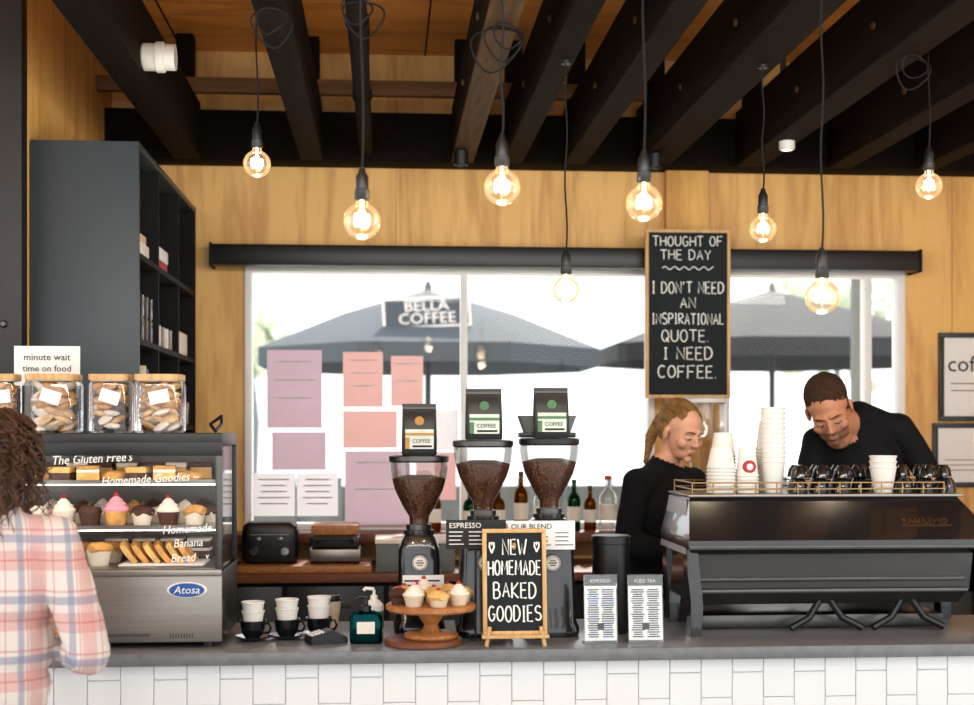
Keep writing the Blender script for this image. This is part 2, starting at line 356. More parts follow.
def head(parent, Hm, skin, hairm, style, female=True):
    b = bmesh.new()
    els(b, (0, .018, .038), (.074, .094, .080)); els(b, (0, -.018, -.012), (.062, .072, .088)); els(b, (0, -.028, -.066), (.045 if female else .054, .052, .042))
    els(b, (0, -.068, -.094), (.017, .016, .015)); els(b, (0, .03, -.03), (.055, .06, .06))
    caps(b, (0, -.086, .014), (0, -.104, -.024), .006, .0095)
    for s_ in (-1, 1):
        els(b, (s_*.009, -.097, -.028), (.0078, .009, .0065)); caps(b, (s_*.012, -.085, .024), (s_*.045, -.074, .022), .008, .007)
        els(b, (s_*.040, -.058, -.026), (.022, .022, .024)); els(b, (s_*.075, .012, -.008), (.008, .017, .030), R(s_*15, 'Z').to_3x3()); els(b, (s_*.077, .008, .005), (.009, .013, .016))
        els(b, (s_*.030, -.0755, .000), (.0145, .0105, .0090))
    caps(b, (-.013, -.0835, -.060), (.013, -.0835, -.060), .0058, .0058); caps(b, (-.010, -.083, -.067), (.010, -.083, -.067), .0062, .0062)
    caps(b, (0, .02, -.05), (0, .035, -.14), .05, .05)
    lipf = lambda c: -.0725 < c.z < -.0550 and abs(c.x) < .0165-.4*abs(c.z+.0635) and c.y < -.083
    if female: fn = lambda c: 1 if lipf(c) else 0
    else: fn = lambda c: 1 if lipf(c) else (2 if (c.y < .012 and -.125 < c.z < -.03 and (c.z < -.044 or abs(c.x) > .045)) else 0)
    remesh('head', b, .0036, 4, [skin, M_lip if female else M_lip2, M_stub], fn, parent, M=Hm)
    e = MB('eyes_and_brows')
    for s_ in (-1, 1):
        e.ell((s_*.030, -.0800, -.0035), (.0115, .0075, .0036), M_eye, 3); e.ell((s_*.030+.001, -.0866, -.0045), (.0040, .0018, .0026), M_iris, 2)
        e.tube([(s_*.018, -.0850, -.0020), (s_*.03, -.0886, -.0014), (s_*.043, -.0805, -.0020)], .0015, M_iris, 6)
        e.tube([(s_*.014, -.0935, .024), (s_*.03, -.0920, .029), (s_*.048, -.0785, .025)], [.0016, .0028, .0012], hairm if not female else M_brown, 6)
    o = e.done(parent); o.matrix_local = Hm @ Matrix.Translation(o.location)
    b = bmesh.new(); hf = None; hm = [hairm]
    if style == 'pony':
        els(b, (0, .034, .055), (.0775, .090, .0755)); els(b, (0, .058, .010), (.073, .064, .078))
        for s_ in (-1, 1): caps(b, (s_*.060, .0, .070), (s_*.0745, .022, .020), .010, .009)
        caps(b, (0, .115, .02), (0, .140, .01), .020, .024); caps(b, (0, .14, .01), (-.03, .14, -.07), .026, .025); caps(b, (-.03, .14, -.07), (-.055, .11, -.17), .025, .010)
    elif style == 'short':
        els(b, (0, .026, .050), (.0775, .0945, .0785)); els(b, (0, .05, .0), (.0715, .066, .07))
        for s_ in (-1, 1): caps(b, (s_*.072, -.0, .035), (s_*.0735, -.002, -.005), .006, .004)
        hm = [hairm, M_fade]; hf = lambda c: 1 if c.z < .048+.02*noise.noise(Vector(c)*60) else 0
    else:
        els(b, (0, .025, .04), (.09, .11, .088)); els(b, (0, .06, -.05), (.085, .07, .12)); els(b, (-.04, .04, -.12), (.05, .06, .13)); els(b, (.04, .04, -.12), (.05, .06, .13))
    remesh('hair', b, .0042 if style == 'curly' else .0034, 3, hm, hf, parent, wr=.0022 if style == 'pony' else (.0014 if style == 'short' else .014), wrs=45 if style != 'curly' else 25, M=Hm, allwr=True)
    if style == 'pony':
        c = MB('hair_strands')
        for i in range(46):
            a0 = math.radians(-70+140*i/45); pts = []
            for k in range(9):
                t = k/8; el = math.radians(62*(1-t)+4); 
                x = math.sin(a0)*.0785*math.cos(math.radians(75)*(2*t-1)*.55)*(1-.55*t**3); zz = .055+.0765*math.cos(a0)*math.sin(math.radians(25+130*t)); y = .034-.088*math.cos(math.radians(25+130*t))
                if abs(math.sin(a0)) > .0: pts.append((x, y, zz))
            c.tube(pts, .0011, hairm, 4)
        o = c.done(parent, ang=80); o.matrix_local = Hm @ Matrix.Translation(o.location)
    if style == 'curly':
        c = MB('curls')
        for i in range(420):
            a = random.uniform(0, 2*math.pi); el = random.uniform(-.2, 1.4)
            if math.sin(a) < -.55 and el < .7: continue
            p = Vector((.08*math.cos(a)*math.cos(el), .02+.10*math.sin(a)*math.cos(el), .045+.08*math.sin(el)))
            L = random.uniform(.13, .31)+.05*math.sin(el); out = Vector((p.x, p.y-.02, 0))
            if out.length > 0: out.normalize()
            pts = []; n = 30; fr = random.uniform(18, 34)*random.choice((-1, 1)); ph = random.uniform(0, 6); ra = random.uniform(.007, .017); sw = random.uniform(-.02, .03); jx = Vector((random.uniform(-.015, .015), random.uniform(-.015, .015), 0))
            for k in range(n):
                t = k/(n-1); base = p+out*((.03+sw)*math.sin(min(1, t*1.3)*math.pi*.5)+.008)+jx*t+Vector((0, 0, -L*t**1.2))
                base.z = base.z+.025*math.sin(t*3)
                pts.append(base+Vector((math.cos(ph+fr*t), math.sin(ph+fr*t), .6*math.sin(ph+fr*t)))*ra)
            c.tube(pts, [.0026*(1-.5*k/n) for k in range(n)], hairm, 4)
        o = c.done(parent, ang=80); o.matrix_local = Hm @ Matrix.Translation(o.location)
def person(name, loc, rz, scale, lean, side, w, Hc, Hrot, armL, armR, top, topmat, legmat, skin, hairm, style, female, short_sleeve=False, loose=0, wr=.004, nt=.045):
    root = bpy.data.objects.new(name, None); COL.objects.link(root); root.location = loc; root.rotation_euler = (0, 0, math.radians(rz)); root.scale = (scale,)*3
    U = T(0, 0, .98) @ R(lean, 'X') @ R(side, 'Y') @ T(0, 0, -.98)
    u = lambda x, y, z: U @ Vector((x, y, z))
    b = bmesh.new(); R3 = (R(lean, 'X') @ R(side, 'Y')).to_3x3()
    hp = .165*(1.02 if female else .97)
    els(b, (0, .01, .96), (hp+loose*.3, .118+loose*.3, .13)); els(b, u(0, .005, 1.08), (.135*w+loose, .1+loose, .15), R3); els(b, u(0, 0, 1.25), (.16*w+loose*.8, .112+loose*.8, .18), R3)
    els(b, u(0, .01, 1.36), (.15*w, .085, .09), R3)
    if female:
        for s_ in (-1, 1): els(b, u(s_*.07, -.08, 1.25), (.062, .055, .06), R3)
    for s_ in (-1, 1):
        caps(b, (s_*.088, .0, .92), (s_*.1, -.01, .5), .088, .058); caps(b, (s_*.1, -.01, .5), (s_*.1, .02, .1), .058, .042); els(b, (s_*.1, .03, .36), (.052, .055, .1))
        caps(b, (s_*.1, .03, .05), (s_*.115, -.15, .035), .042, .034); els(b, (s_*.112, -.08, .03), (.045, .1, .03))
        caps(b, u(s_*.155*w, 0, 1.375), u(s_*.06, .01, 1.405), .058+loose*.5, .055); caps(b, u(s_*.1, .015, 1.40), u(s_*.02, .02, 1.45), .05, .052)
    H = Vector(Hc); Hm = Matrix.Translation(H) @ Hrot
    nb = Hm @ Vector((0, .03, -.08))
    nr = .047 if female else .056
    caps(b, u(0, .02, 1.42), nb, nr*1.1, nr)
    cuffs = []
    for s_, (el, wrp, pn) in ((1, armL), (-1, armR)):
        sh = u(s_*.18*w, 0, 1.375); el = Vector(el); wrp = Vector(wrp); k = loose*.6
        caps(b, sh, el, .052+k, .040+k); caps(b, el, wrp, .041+k, .028+k*.8 if not short_sleeve else .027)
        fa = (wrp-el).normalized(); els(b, el+fa*.07, (.042+k, .042+k, .08), Vector((0, 0, 1)).rotation_difference(fa).to_matrix())
        cuffs.append((sh, el, wrp))
        hand(root, 'hand_left' if s_ > 0 else 'hand_right', wrp+fa*.01, fa, pn, -s_, skin)
    n0 = u(0, .02, 1.42); nax = (nb-n0).normalized()
    def fn(c):
        if c.z > 1.3:
            q = Vector(c)-n0; t = q.dot(nax)
            if t > nt and (q-nax*t).length < .078: return 2
        if short_sleeve:
            c = Vector(c)
            for sh, el, wrp in cuffs:
                fa = (wrp-el); t = (c-el).dot(fa)/fa.length_squared
                if 0 <= t <= 1.4 and (c-(el+fa*t)).length < .065: return 2
                ua = el-sh; t = (c-sh).dot(ua)/ua.length_squared
                if .72 < t < 1.25 and (c-(sh+ua*t)).length < .07: return 2
        if c.z < .085: return 3
        if c.z < top: return 1
        return 0
    remesh('body', b, .008, 5, [topmat, legmat, skin, M_shoe], fn, root, wr=wr, wrs=9)
    head(root, Hm, skin, hairm, style, female)
    return root
person('barista_woman', (gx(655, 5.64), 5.64, 0), 42, 1.02, 8, 0, 1.06, (.012, -.125, 1.580), R(-12, 'Z') @ R(19, 'X'),
       ((.23, -.12, 1.14), (.14, -.32, 1.16), (0, 0, -1)), ((-.25, -.04, 1.13), (-.12, -.25, 1.10), (0, 0, -1)), .9, M_knit, M_jean, M_skin, M_blond, 'pony', True, loose=.02)
person('barista_man', (gx(872, 5.78), 5.78, 0), -4, 1.17, 9, -10, .86, (-.225, -.245, 1.455), R(-22, 'Z') @ R(-12, 'Y') @ R(36, 'X'),
       ((.21, -.16, 1.15), (.1, -.32, 1.03), (0, 0, -1)), ((-.28, -.12, 1.14), (-.18, -.31, 1.02), (0, 0, -1)), .9, M_tee, M_jean, M_skin2, M_short, 'short', False, short_sleeve=True, loose=.012, nt=.08)
person('customer', (gx(-8, 3.78), 3.78, 0), 158, .96, 3, 0, 1.1, (0, -.05, 1.62), R(-10, 'Z') @ R(5, 'X'),
       ((.27, -.02, 1.1), (.06, -.2, 1.06), (0, 1, 0)), ((-.325, .01, 1.07), (-.09, -.2, 1.04), (0, 1, 0)), .86, M_plaid, M_jean, M_skin, M_brown, 'curly', True, loose=.035, wr=.008)

# ================================================================ ROOM
BW = 6.8; XLW = -1.345; XR = 4.0; ZC = 3.5
b = MB('floor'); b.box(-4, XR+.2, -1.5, BW+.15, -.1, 0, M_floor); b.done()
b = MB('ceiling'); b.box(-4, XR+.2, 1.2, BW+.15, ZC, ZC+.1, M_plyc)
for x in (-1.0, .2, 1.4, 2.6): b.box(x-.004, x+.004, 1.2, BW, ZC-.003, ZC+.01, M_beam)
b.done()
wx0, wx1 = gx(245, BW), gx(654, BW); wx2, wx3 = gx(722, BW), gx(904, BW); wz0, wz1 = 1.12, 2.44
b = MB('wall_back')
b.box(XLW-.15, XR, BW, BW+.15, 0, wz0, M_ply); b.box(XLW-.15, XR, BW, BW+.15, wz1, ZC, M_ply)
b.box(XLW-.15, wx0, BW, BW+.15, wz0, wz1, M_ply); b.box(wx1, wx2, BW, BW+.15, wz0, wz1, M_ply); b.box(wx3, XR, BW, BW+.15, wz0, wz1, M_ply)
b.box(gx(664, BW), gx(706, BW), BW-.06, BW+.01, 1.12, 2.95, M_ply, .004)
b.box(gx(396, BW)-.0012, gx(396, BW)+.0012, BW-.001, BW+.01, wz1, 2.95, M_walnut)
b.box(gx(952, BW)-.0012, gx(952, BW)+.0012, BW-.001, BW+.01, 0, 2.95, M_walnut)
b.done()
b = MB('wall_left'); b.box(XLW-.12, XLW, 5.22, BW, 0, ZC, M_ply); b.done()
b = MB('wall_right'); b.box(XR, XR+.15, 4.2, BW+.15, 0, ZC, M_ply); b.done()
b = MB('support_post'); b.box(XLW-.75, XLW, 5.14, 5.22, 0, ZC, M_post, .004)
b.box(XLW-.35, XLW-.335, 5.13, 5.14, 0, ZC, M_beam)
b.lathe([(0, 0), (.014, 0), (.014, .01), (.009, .016), (0, .016)], (0, 0, 0), M_steel2, 12, T(gx(4, 5.14), 5.14, gz(4, 324, 5.14)) @ R(90, 'X')); b.done()
b = MB('trim_header_beam'); b.box(XLW, XR, 6.62, BW, 2.93, 3.17, M_beam, .006); b.done()
def window(name, x0, x1, mull):
    b = MB(name); y0, y1 = BW-.02, BW+.08; t = .035
    b.box(x0, x1, y0, y1, wz0, wz0+t, M_alu, .003); b.box(x0, x1, y0, y1, wz1-t, wz1, M_alu, .003)
    b.box(x0, x0+t, y0, y1, wz0+t, wz1-t, M_alu, .003); b.box(x1-t, x1, y0, y1, wz0+t, wz1-t, M_alu, .003)
    for m in mull: b.box(m-t*.5, m+t*.5, y0+.01, y1-.01, wz0+t, wz1-t, M_alu, .003)
    b.box(x0+t, x1-t, BW+.03, BW+.036, wz0+t, wz1-t, M_pane); b.done()
window('window_1', wx0, wx1, [gx(464, BW)]); window('window_2', wx2, wx3, [gx(868, BW)])
b = MB('blind_cassette'); x0, x1 = gx(209, 6.64), gx(922, 6.64)
za = gz(487, 246, 6.64); zb = gz(487, 267, 6.64)
b.box(x0, x1, 6.64, 6.735, zb, za, M_black, .012); b.box(x0, x0+.012, 6.635, BW-.002, zb-.005, za+.005, M_blackm); b.box(x1-.012, x1, 6.635, BW-.002, zb-.005, za+.005, M_blackm)
b.done()
beams = []
bdefs = [(188, .12, 0), (312, .10, 0), (462, .10, 1), (512, .09, 0), (574, .10, 0), (652, .16, 0), (748, .13, 0), (838, .11, 0), (925, .1, 0)]
for px, w, worn in bdefs:
    xc = gx(px, 6.62); b = MB('ceiling_beam')
    b.box(xc-w/2, xc+w/2, .9, 6.62, 2.93, 3.2, M_beam, .005)
    b.box(xc-w/2-.003, xc+w/2+.003, .9, 6.60, 2.925, 2.95, M_beam2 if worn else M_beam, .003)
    for y in (4.7, 5.6): b.lathe([(0, 0), (.014, 0), (.014, .01), (0, .01)], (0, 0, 0), M_beam2, 8, T(xc-w/2, y, 3.06) @ R(-90, 'Y'))
    for y in (1.2, 6.5): b.box(xc-.04, xc+.04, y, y+.09, 3.19, ZC, M_beam)
    b.done(); beams.append((xc-w/2-.01, xc+w/2+.01))
b = MB('ceiling_purlin'); b.box(XLW, gx(648, 6.4), 6.42, 6.47, 3.205, 3.275, M_batten, .004); b.done()
b = MB('ceiling_purlin'); b.box(XLW, XR, 4.6, 4.67, 3.205, 3.28, M_beam, .004); b.done()
b = MB('conduit_pipe'); xc = gx(366, 6.6); b.tube([(xc, 4.0, 2.98), (xc, 5, 2.98), (xc, 6.6, 2.98)], .035, M_beam, 10)
for y in (4.5, 5.5): b.tube([(xc, y, 2.98), (xc, y+.03, 2.98)], .042, M_beam, 10)
for y in (4.05, 6.3): b.tube([(xc, y, 2.98), (xc, y, 3.3), (xc, y, ZC)], .02, M_beam, 8)
b.done()
b = MB('pvc_pipe_cap'); xb = gx(188, 6.62)+.06
b.lathe([(0, 0), (.045, 0), (.05, .006), (.05, .05), (.056, .052), (.056, .08), (.048, .084), (.048, .12), (0, .12)], (0, 0, 0), M_pvc, 24, T(xb, 5.05, 2.99) @ R(90, 'Y')); b.done()
for px, z, bm_ in ((461, 2.925, M_black), (655, 2.925, M_black), (787, 2.96, M_alu)):
    b = MB('ceiling_spotlight'); y = 6.3 if px != 787 else 6.0; x = gx(px, y)
    b.lathe([(0, 0), (.028, 0), (.035, -.006), (.035, -.07), (.026, -.075), (.022, -.05), (0, -.05)], (x, y, z), bm_, 20)
    b.lathe([(0, 0), (.021, 0)], (x, y, z-.052), M_led, 12)
    if px == 787: b.box(x-.01, x+.01, y-.01, y+.01, z, 3.2, M_black); b.box(x-.012, x+.012, y-.01, 6.07, 3.18, 3.2, M_black); b.box(x-.012, x+.012, 6.05, 6.07, 3.18, ZC, M_black)
    b.done()
for px, y, n in ((312, 4.2, 2), (462, 4.3, 3), (366, 4.15, 2), (748, 4.55, 2), (838, 4.25, 2)):
    b = MB('cable_coil'); xc = gx(px, 6.62); zt0 = 2.922 if px != 366 else 2.944
    for k in range(n):
        a = .045+.016*k; h = .04+.016*k; yy = y+.02*k; sh = random.uniform(-.03, .03); sk = random.uniform(-.4, .4)
        b.tube([(xc+sh+a*math.sin(t)*(1+.3*math.cos(t))+sk*h*math.cos(t)*.5, yy+.02*math.sin(2*t+k), zt0-.005-h+h*math.cos(t)) for t in [i*2*math.pi/24 for i in range(24)]], .0032, M_blackm, 6, closed=True)
    b.done()

# ================================================================ PENDANT BULBS
def pendant(px, py, D):
    x = gx(px, D); z = gz(px, py, D); r = .0505 if D < 4.5 else .048
    top = ZC
    for a, c in beams:
        if a <= x <= c: top = 2.925
    b = MB('pendant_bulb')
    pts = [(x+.004*math.sin(i*.9), D, z+.13+(top-z-.13)*i/14) for i in range(15)]
    b.tube(pts, .0032, M_blackm, 6)
    b.lathe([(0, .148), (.007, .145), (.011, .13), (.017, .12), (.017, .085), (.020, .083), (.020, .06), (.017, .055), (0, .055)], (x, D, z), M_black, 20)
    prof = [(.0145, .058), (.016, .05)]
    for i in range(15):
        a = math.radians(20+i*(160/14)); prof.append((r*math.sin(a), r*math.cos(a)))
    prof[-1] = (0, -r)
    b.lathe(prof, (x, D, z), M_bulbg, 28)
    b.tube([(x, D, z+.055), (x, D, z+.015)], .004, M_glow, 8)
    hel = []
    for i in range(73):
        t = i/72*math.pi*2; k = 4
        hel.append((x+.018*math.cos(t), D+.018*math.sin(t), z+.002+.015*math.sin(k*t)))
    b.tube(hel, .0026, M_fil, 5)
    b.ell((x, D, z), (.013, .013, .017), M_fil, 2)
    b.lathe([(0, 0), (.018, 0), (.018, -.012), (0, -.012)], (x, D, top), M_black, 16)
    b.done()
    l = bpy.data.lights.new('bulb_light', 'POINT'); l.energy = 3; l.color = (1, .82, .58); l.shadow_soft_size = .03
    o = bpy.data.objects.new('bulb_light', l); o.location = (x, D, z-.07); COL.objects.link(o)
for p in ((257, 164, 4.75), (362, 221, 3.68), (502, 187, 3.72), (566, 290, 4.75), (644, 203, 3.68), (763, 229, 4.75), (822, 297, 3.9), (929, 186, 4.75)): pendant(*p)

# ================================================================ SERVICE COUNTER
ZT = .90; CY0 = 4.42; CY1 = 5.12
b = MB('service_counter')
b.box(-2.6, 3.3, CY0, CY1, ZT-.042, ZT, M_ctop, .004)
b.box(-2.55, 3.25, CY0+.045, CY1-.04, 0, ZT-.042, M_grout)
tw, th, gp = .106, .212, .002; y0 = CY0+.037
x = -2.55; i = 0
while x < 3.2:
    z = ZT-.045-(th*.62 if i % 2 == 0 else th*.22)
    ztt = ZT-.045
    while ztt > .02:
        zb_ = max(z, .01)
        if ztt-zb_ > .01: b.box(x+gp/2, x+tw-gp/2, y0, y0+.02, zb_+gp/2, ztt-gp/2, M_tile, .002, seg=1)
        ztt = z; z -= th
    x += tw; i += 1
b.done()

# ================================================================ TALL SHELF CABINET
CX1 = gx(137, 5.2); CY = 5.24; CZ = 2.72
b = MB('tall_shelf_cabinet'); x0 = XLW+.005
b.box(x0, CX1, CY, CY+.022, 0, CZ, M_slate, .002)
b.box(x0, CX1, BW-.03, BW-.008, 0, CZ, M_blackm); b.box(x0, CX1, CY+.022, BW-.03, CZ-.025, CZ, M_slate, .002)
b.box(x0, x0+.015, CY+.022, BW-.03, 0, CZ-.025, M_blackm)
shz = [.1, .5, .92, 1.27, 1.62, 1.95, 2.28]
for z in shz: b.box(x0+.015, CX1-.004, CY+.022, BW-.03, z, z+.022, M_blackm)
ym = (CY+BW)/2
for yy in (ym-.3, ym+.25): b.box(x0+.015, CX1-.006, yy, yy+.02, .1, CZ-.025, M_blackm)
b.done()
def sbottle(b, c, h, r, m, cap=M_black, lab=None):
    b.lathe([(0, 0), (r*.95, 0), (r, .01), (r, h*.6), (r*.85, h*.68), (r*.36, h*.76), (r*.33, h*.95), (0, h*.95)], c, m, 16)
    b.lathe([(0, 0), (r*.4, 0), (r*.4, h*.08), (0, h*.08)], (c[0], c[1], c[2]+h*.93), cap, 12)
    if lab: b.lathe([(r*1.02, 0), (r*1.02, h*.28)], (c[0], c[1], c[2]+h*.2), lab, 16)
b = MB('shelf_glassware')
for k in range(4): sbottle(b, (CX1-.05, CY+.58+.1*k, 1.643), .22, .03, [M_amber, M_glass, M_green][k % 3], M_black, M_cream)
for k in range(4): b.lathe([(0, 0), (.03, 0), (.036, .11), (.033, .11), (.028, .01), (0, .01)], (CX1-.05, CY+1.18+.09*k, 1.643), M_glass, 16)
b.done()
b = MB('shelf_books')
yy = CY+.08
for k in range(9):
    w = random.uniform(.02, .04); h = random.uniform(.18, .24); b.box(CX1-.2, CX1-.015, yy, yy+w-.002, 1.643, 1.643+h, random.choice([M_red, M_cream, M_blue, M_kraft, M_steel2]), .002); yy += w
b.done()
b = MB('shelf_mugs')
for k in range(4):
    for q in range(2): b.lathe([(0, 0), (.035, 0), (.04, .01), (.04, .09), (.036, .09), (.034, .012), (0, .012)], (CX1-.06, CY+.12+.1*k, 1.973+.093*q), [M_steel2, M_cer][k % 2], 18)
for k in range(4): b.lathe([(0, 0), (.035, 0), (.04, .01), (.04, .09), (.036, .09), (.034, .012), (0, .012)], (CX1-.055, CY+.60+.1*k, 1.973), [M_cupw, M_steel][k % 2], 18)
b.done()
b = MB('shelf_boxes')
b.box(CX1-.2, CX1-.02, CY+.1, CY+.34, 2.303, 2.36, M_cream, .003); b.box(CX1-.19, CX1-.03, CY+.12, CY+.33, 2.36, 2.40, M_kraft, .003)
b.box(CX1-.2, CX1-.02, CY+.58, CY+.8, 2.303, 2.345, M_red, .003); b.box(CX1-.2, CX1-.02, CY+.6, CY+.82, 2.346, 2.40, M_white, .003)
b.box(CX1-.2, CX1-.02, CY+1.15, CY+1.4, 1.973, 2.08, M_cream, .003)
b.done()

# ================================================================ BACK BENCH
BZ = .97; BY = 6.15
b = MB('back_bench')
b.box(CX1+.01, 3.3, BY, BW-.003, BZ-.04, BZ, M_walnut, .003)
b.box(CX1+.01, 3.3, BY+.05, BW-.003, .08, BZ-.04, M_blackm)
xx = CX1+.03
while xx < 3.1: b.box(xx, xx+.44, BY+.03, BY+.05, .1, BZ-.06, M_black, .004); b.tube([(xx+.15, BY+.02, .82), (xx+.29, BY+.02, .82)], .006, M_steel2, 6); xx += .46
b.done()
b = MB('window_sill_shelf'); b.box(wx0-.05, wx3, 6.58, BW-.022, wz0-.05, wz0, M_walnut, .004)
for px in (260, 400, 560, 720, 880): b.box(gx(px, 6.7)-.01, gx(px, 6.7)+.01, 6.6, BW-.002, BZ, wz0-.05, M_walnut)
b.done()
b = MB('chopping_board'); b.box(gx(238, 6.2), gx(372, 6.2), 6.17, 6.5, BZ, BZ+.035, M_oak, .006); b.done()
Zc = BZ+.035
b = MB('toaster'); x0, x1 = gx(241, 6.25), gx(298, 6.25)
b.loft([sring((x0+x1)/2, 6.33, Zc+.01+h, (x1-x0)/2*k, .09*k, 6) for h, k in ((0, .96), (.01, 1), (.13, 1), (.165, .95), (.18, .82))], M_black)
for k in (-.04, .04): b.box((x0+x1)/2-.1, (x0+x1)/2+.1, 6.33+k-.012, 6.33+k+.012, Zc+.19, Zc+.1915, M_steel2)
for k in (-.07, .07): b.lathe([(0, 0), (.018, 0), (.018, .012), (0, .012)], (0, 0, 0), M_chrome, 14, T((x0+x1)/2+k, 6.243, Zc+.06) @ R(90, 'X'))
for k in (-.05, .05): b.box((x0+x1)/2+k-.012, (x0+x1)/2+k+.012, 6.225, 6.245, Zc+.11, Zc+.125, M_steel, .003)
b.box((x0+x1)/2-.09, (x0+x1)/2+.09, 6.236, 6.241, Zc+.135, Zc+.139, M_steel)
for k in (-.1, .1): b.lathe([(0, 0), (.012, 0), (.012, .012), (0, .012)], ((x0+x1)/2+k, 6.33, Zc), M_blackm, 10)
b.done()
b = MB('sandwich_press'); x0, x1 = gx(309, 6.25), gx(361, 6.25)
b.box(x0, x1, 6.23, 6.45, Zc+.01, Zc+.07, M_steel, .01); b.box(x0+.005, x1-.005, 6.23, 6.45, Zc+.075, Zc+.13, M_black, .012)
b.box(x0+.01, x1-.01, 6.25, 6.44, Zc+.13, Zc+.18, M_oak, .01)
b.tube([(x0+.04, 6.24, Zc+.1), (x0+.04, 6.19, Zc+.12), (x1-.04, 6.19, Zc+.12), (x1-.04, 6.24, Zc+.1)], .008, M_black)
for k in (x0+.02, x1-.02): b.lathe([(0, 0), (.012, 0), (.012, .012), (0, .012)], (k, 6.26, Zc), M_blackm, 10)
b.done()
b = MB('storage_box'); x0, x1 = gx(376, 6.2), gx(455, 6.2); b.box(x0, x1, 6.2, 6.5, BZ, BZ+.13, M_fence, .004); b.box(x0-.005, x1+.005, 6.19, 6.51, BZ+.13, BZ+.15, M_cream, .004); b.done()
for px, ph, r, m in ((434, 484, .035, M_amber), (470, 488, .035, M_green), (498, 486, .035, M_amber), (521, 472, .034, M_amber), (540, 480, .032, M_glass), (574, 480, .032, M_green), (590, 486, .03, M_amber), (608, 476, .045, M_glass), (626, 490, .03, M_green)):
    b = MB('glass_bottle'); D = 6.65; z1 = gz(px, ph, D); sbottle(b, (gx(px, D), D, wz0), z1-wz0, r, m, M_red if px == 608 else M_black, M_cream); b.done()
def poster(px0, py0, px1, py1, m, lines=0, y=BW-.024):
    b = MB('window_poster'); x0, x1 = gx(px0, y), gx(px1, y); z1, z0 = gz((px0+px1)/2, py0, y), gz((px0+px1)/2, py1, y)
    n = 6; rows = [[(x0+(x1-x0)*i/n, y-.002-.003*math.sin(i*1.3)**2, z) for i in range(n+1)] for z in (z0, z1)]
    b.loft(rows, m, closed=False)
    for k in range(lines):
        z = z1-(z1-z0)*(.15+.7*k/max(1, lines)); w = (x1-x0)*random.uniform(.25, .4); b.box((x0+x1)/2-w, (x0+x1)/2+w, y-.009, y-.008, z-.003, z+.003, M_lilac if m is M_bluep else M_bluep)
    b.done()
poster(267, 350, 322, 428, M_lilac, 3); poster(343, 352, 383, 407, M_pinkp, 3); poster(391, 356, 423, 406, M_pinkp, 2)
poster(343, 411, 397, 448, M_pinkp, 0); poster(272, 432, 326, 470, M_lilac, 0); poster(345, 451, 410, 527, M_lilac, 2)
poster(253, 473, 295, 516, M_bluep, 5); poster(297, 473, 338, 516, M_bluep, 5); poster(412, 410, 458, 450, M_bluep, 0); poster(416, 452, 456, 500, M_pinkp, 2)

# ================================================================ CHALKBOARDS
def chalkboard(name, x0, x1, y, z0, z1, fr, lines, wave=None, tilt=0):
    b = MB(name); w = x1-x0; h = z1-z0; M = T((x0+x1)/2, y, z0) @ R(-tilt, 'X')
    b.box(-w/2+fr*.5, w/2-fr*.5, -.004, .008, fr*.5, h-fr*.5, M_chalkb, M=M)
    b.box(-w/2, w/2, -.012, .012, 0, fr, M_pine, .002, M=M); b.box(-w/2, w/2, -.012, .012, h-fr, h, M_pine, .002, M=M)
    b.box(-w/2, -w/2+fr, -.012, .012, fr, h-fr, M_pine, .002, M=M); b.box(w/2-fr, w/2, -.012, .012, fr, h-fr, M_pine, .002, M=M)
    for s_, fx, fz, size, wm in lines: b.chalk(s_, fx*w/2, fz*h, size, wm*w, M_chalk, M, y=-.0055)
    if wave:
        b.tube([(-w*.3+w*.6*i/30, -.006, wave*h+.008*math.sin(i*1.1)) for i in range(31)], .0025, M_chalk, 5, M=M)
    return b, M
D = 6.56; x0, x1 = gx(646, D), gx(731, D); z1, z0 = gz(688, 229, D), gz(688, 398, D)
b, _ = chalkboard('thought_chalkboard', x0, x1, D+.02, z0, z1, .016, [('THOUGHT OF', 0, .93, .046, .82), ('THE DAY', -.05, .85, .046, .6), ('I DON\'T NEED', 0, .655, .054, .84), ('AN', 0, .565, .05, .3), ('INSPIRATIONAL', 0, .47, .052, .84),
    ('QUOTE.', -.05, .37, .054, .6), ('I NEED', 0, .265, .058, .6), ('COFFEE.', 0, .155, .06, .7)], wave=.77)
b.box((x0+x1)/2-.05, (x0+x1)/2+.05, D+.03, 6.741, z0+.1, z0+.16, M_pine); b.box((x0+x1)/2-.05, (x0+x1)/2+.05, D+.03, 6.741, z1-.04, z1-.012, M_pine); b.done()
def frame(px0, py0, px1, py1, txt, sub):
    y = BW-.003; x0, x1 = gx(px0, y), gx(px1, y); z1, z0 = gz(960, py0, y), gz(960, py1, y); f = .025
    b = MB('framed_print')
    b.box(x0, x1, y-.02, y, z1-f, z1, M_black, .002); b.box(x0, x1, y-.02, y, z0, z0+f, M_black, .002)
    b.box(x0, x0+f, y-.02, y, z0+f, z1-f, M_black, .002); b.box(x1-f, x1, y-.02, y, z0+f, z1-f, M_black, .002)
    b.box(x0+f, x1-f, y-.006, y, z0+f, z1-f, M_white)
    if txt: b.text(txt, (x1-x0)*.32, M_ink, FM(x0+f+.02, y-.008, z0+(z1-z0)*.64), 'LEFT', ext=.001)
    for k in range(sub): b.box(x0+f+.04, x1-f-.05, y-.008, y-.006, z0+(z1-z0)*(.42-.08*k), z0+(z1-z0)*(.43-.08*k), M_ink)
    b.done()
frame(938, 333, 1008, 421, 'coffee', 2)
frame(932, 423, 1004, 487, '', 3)

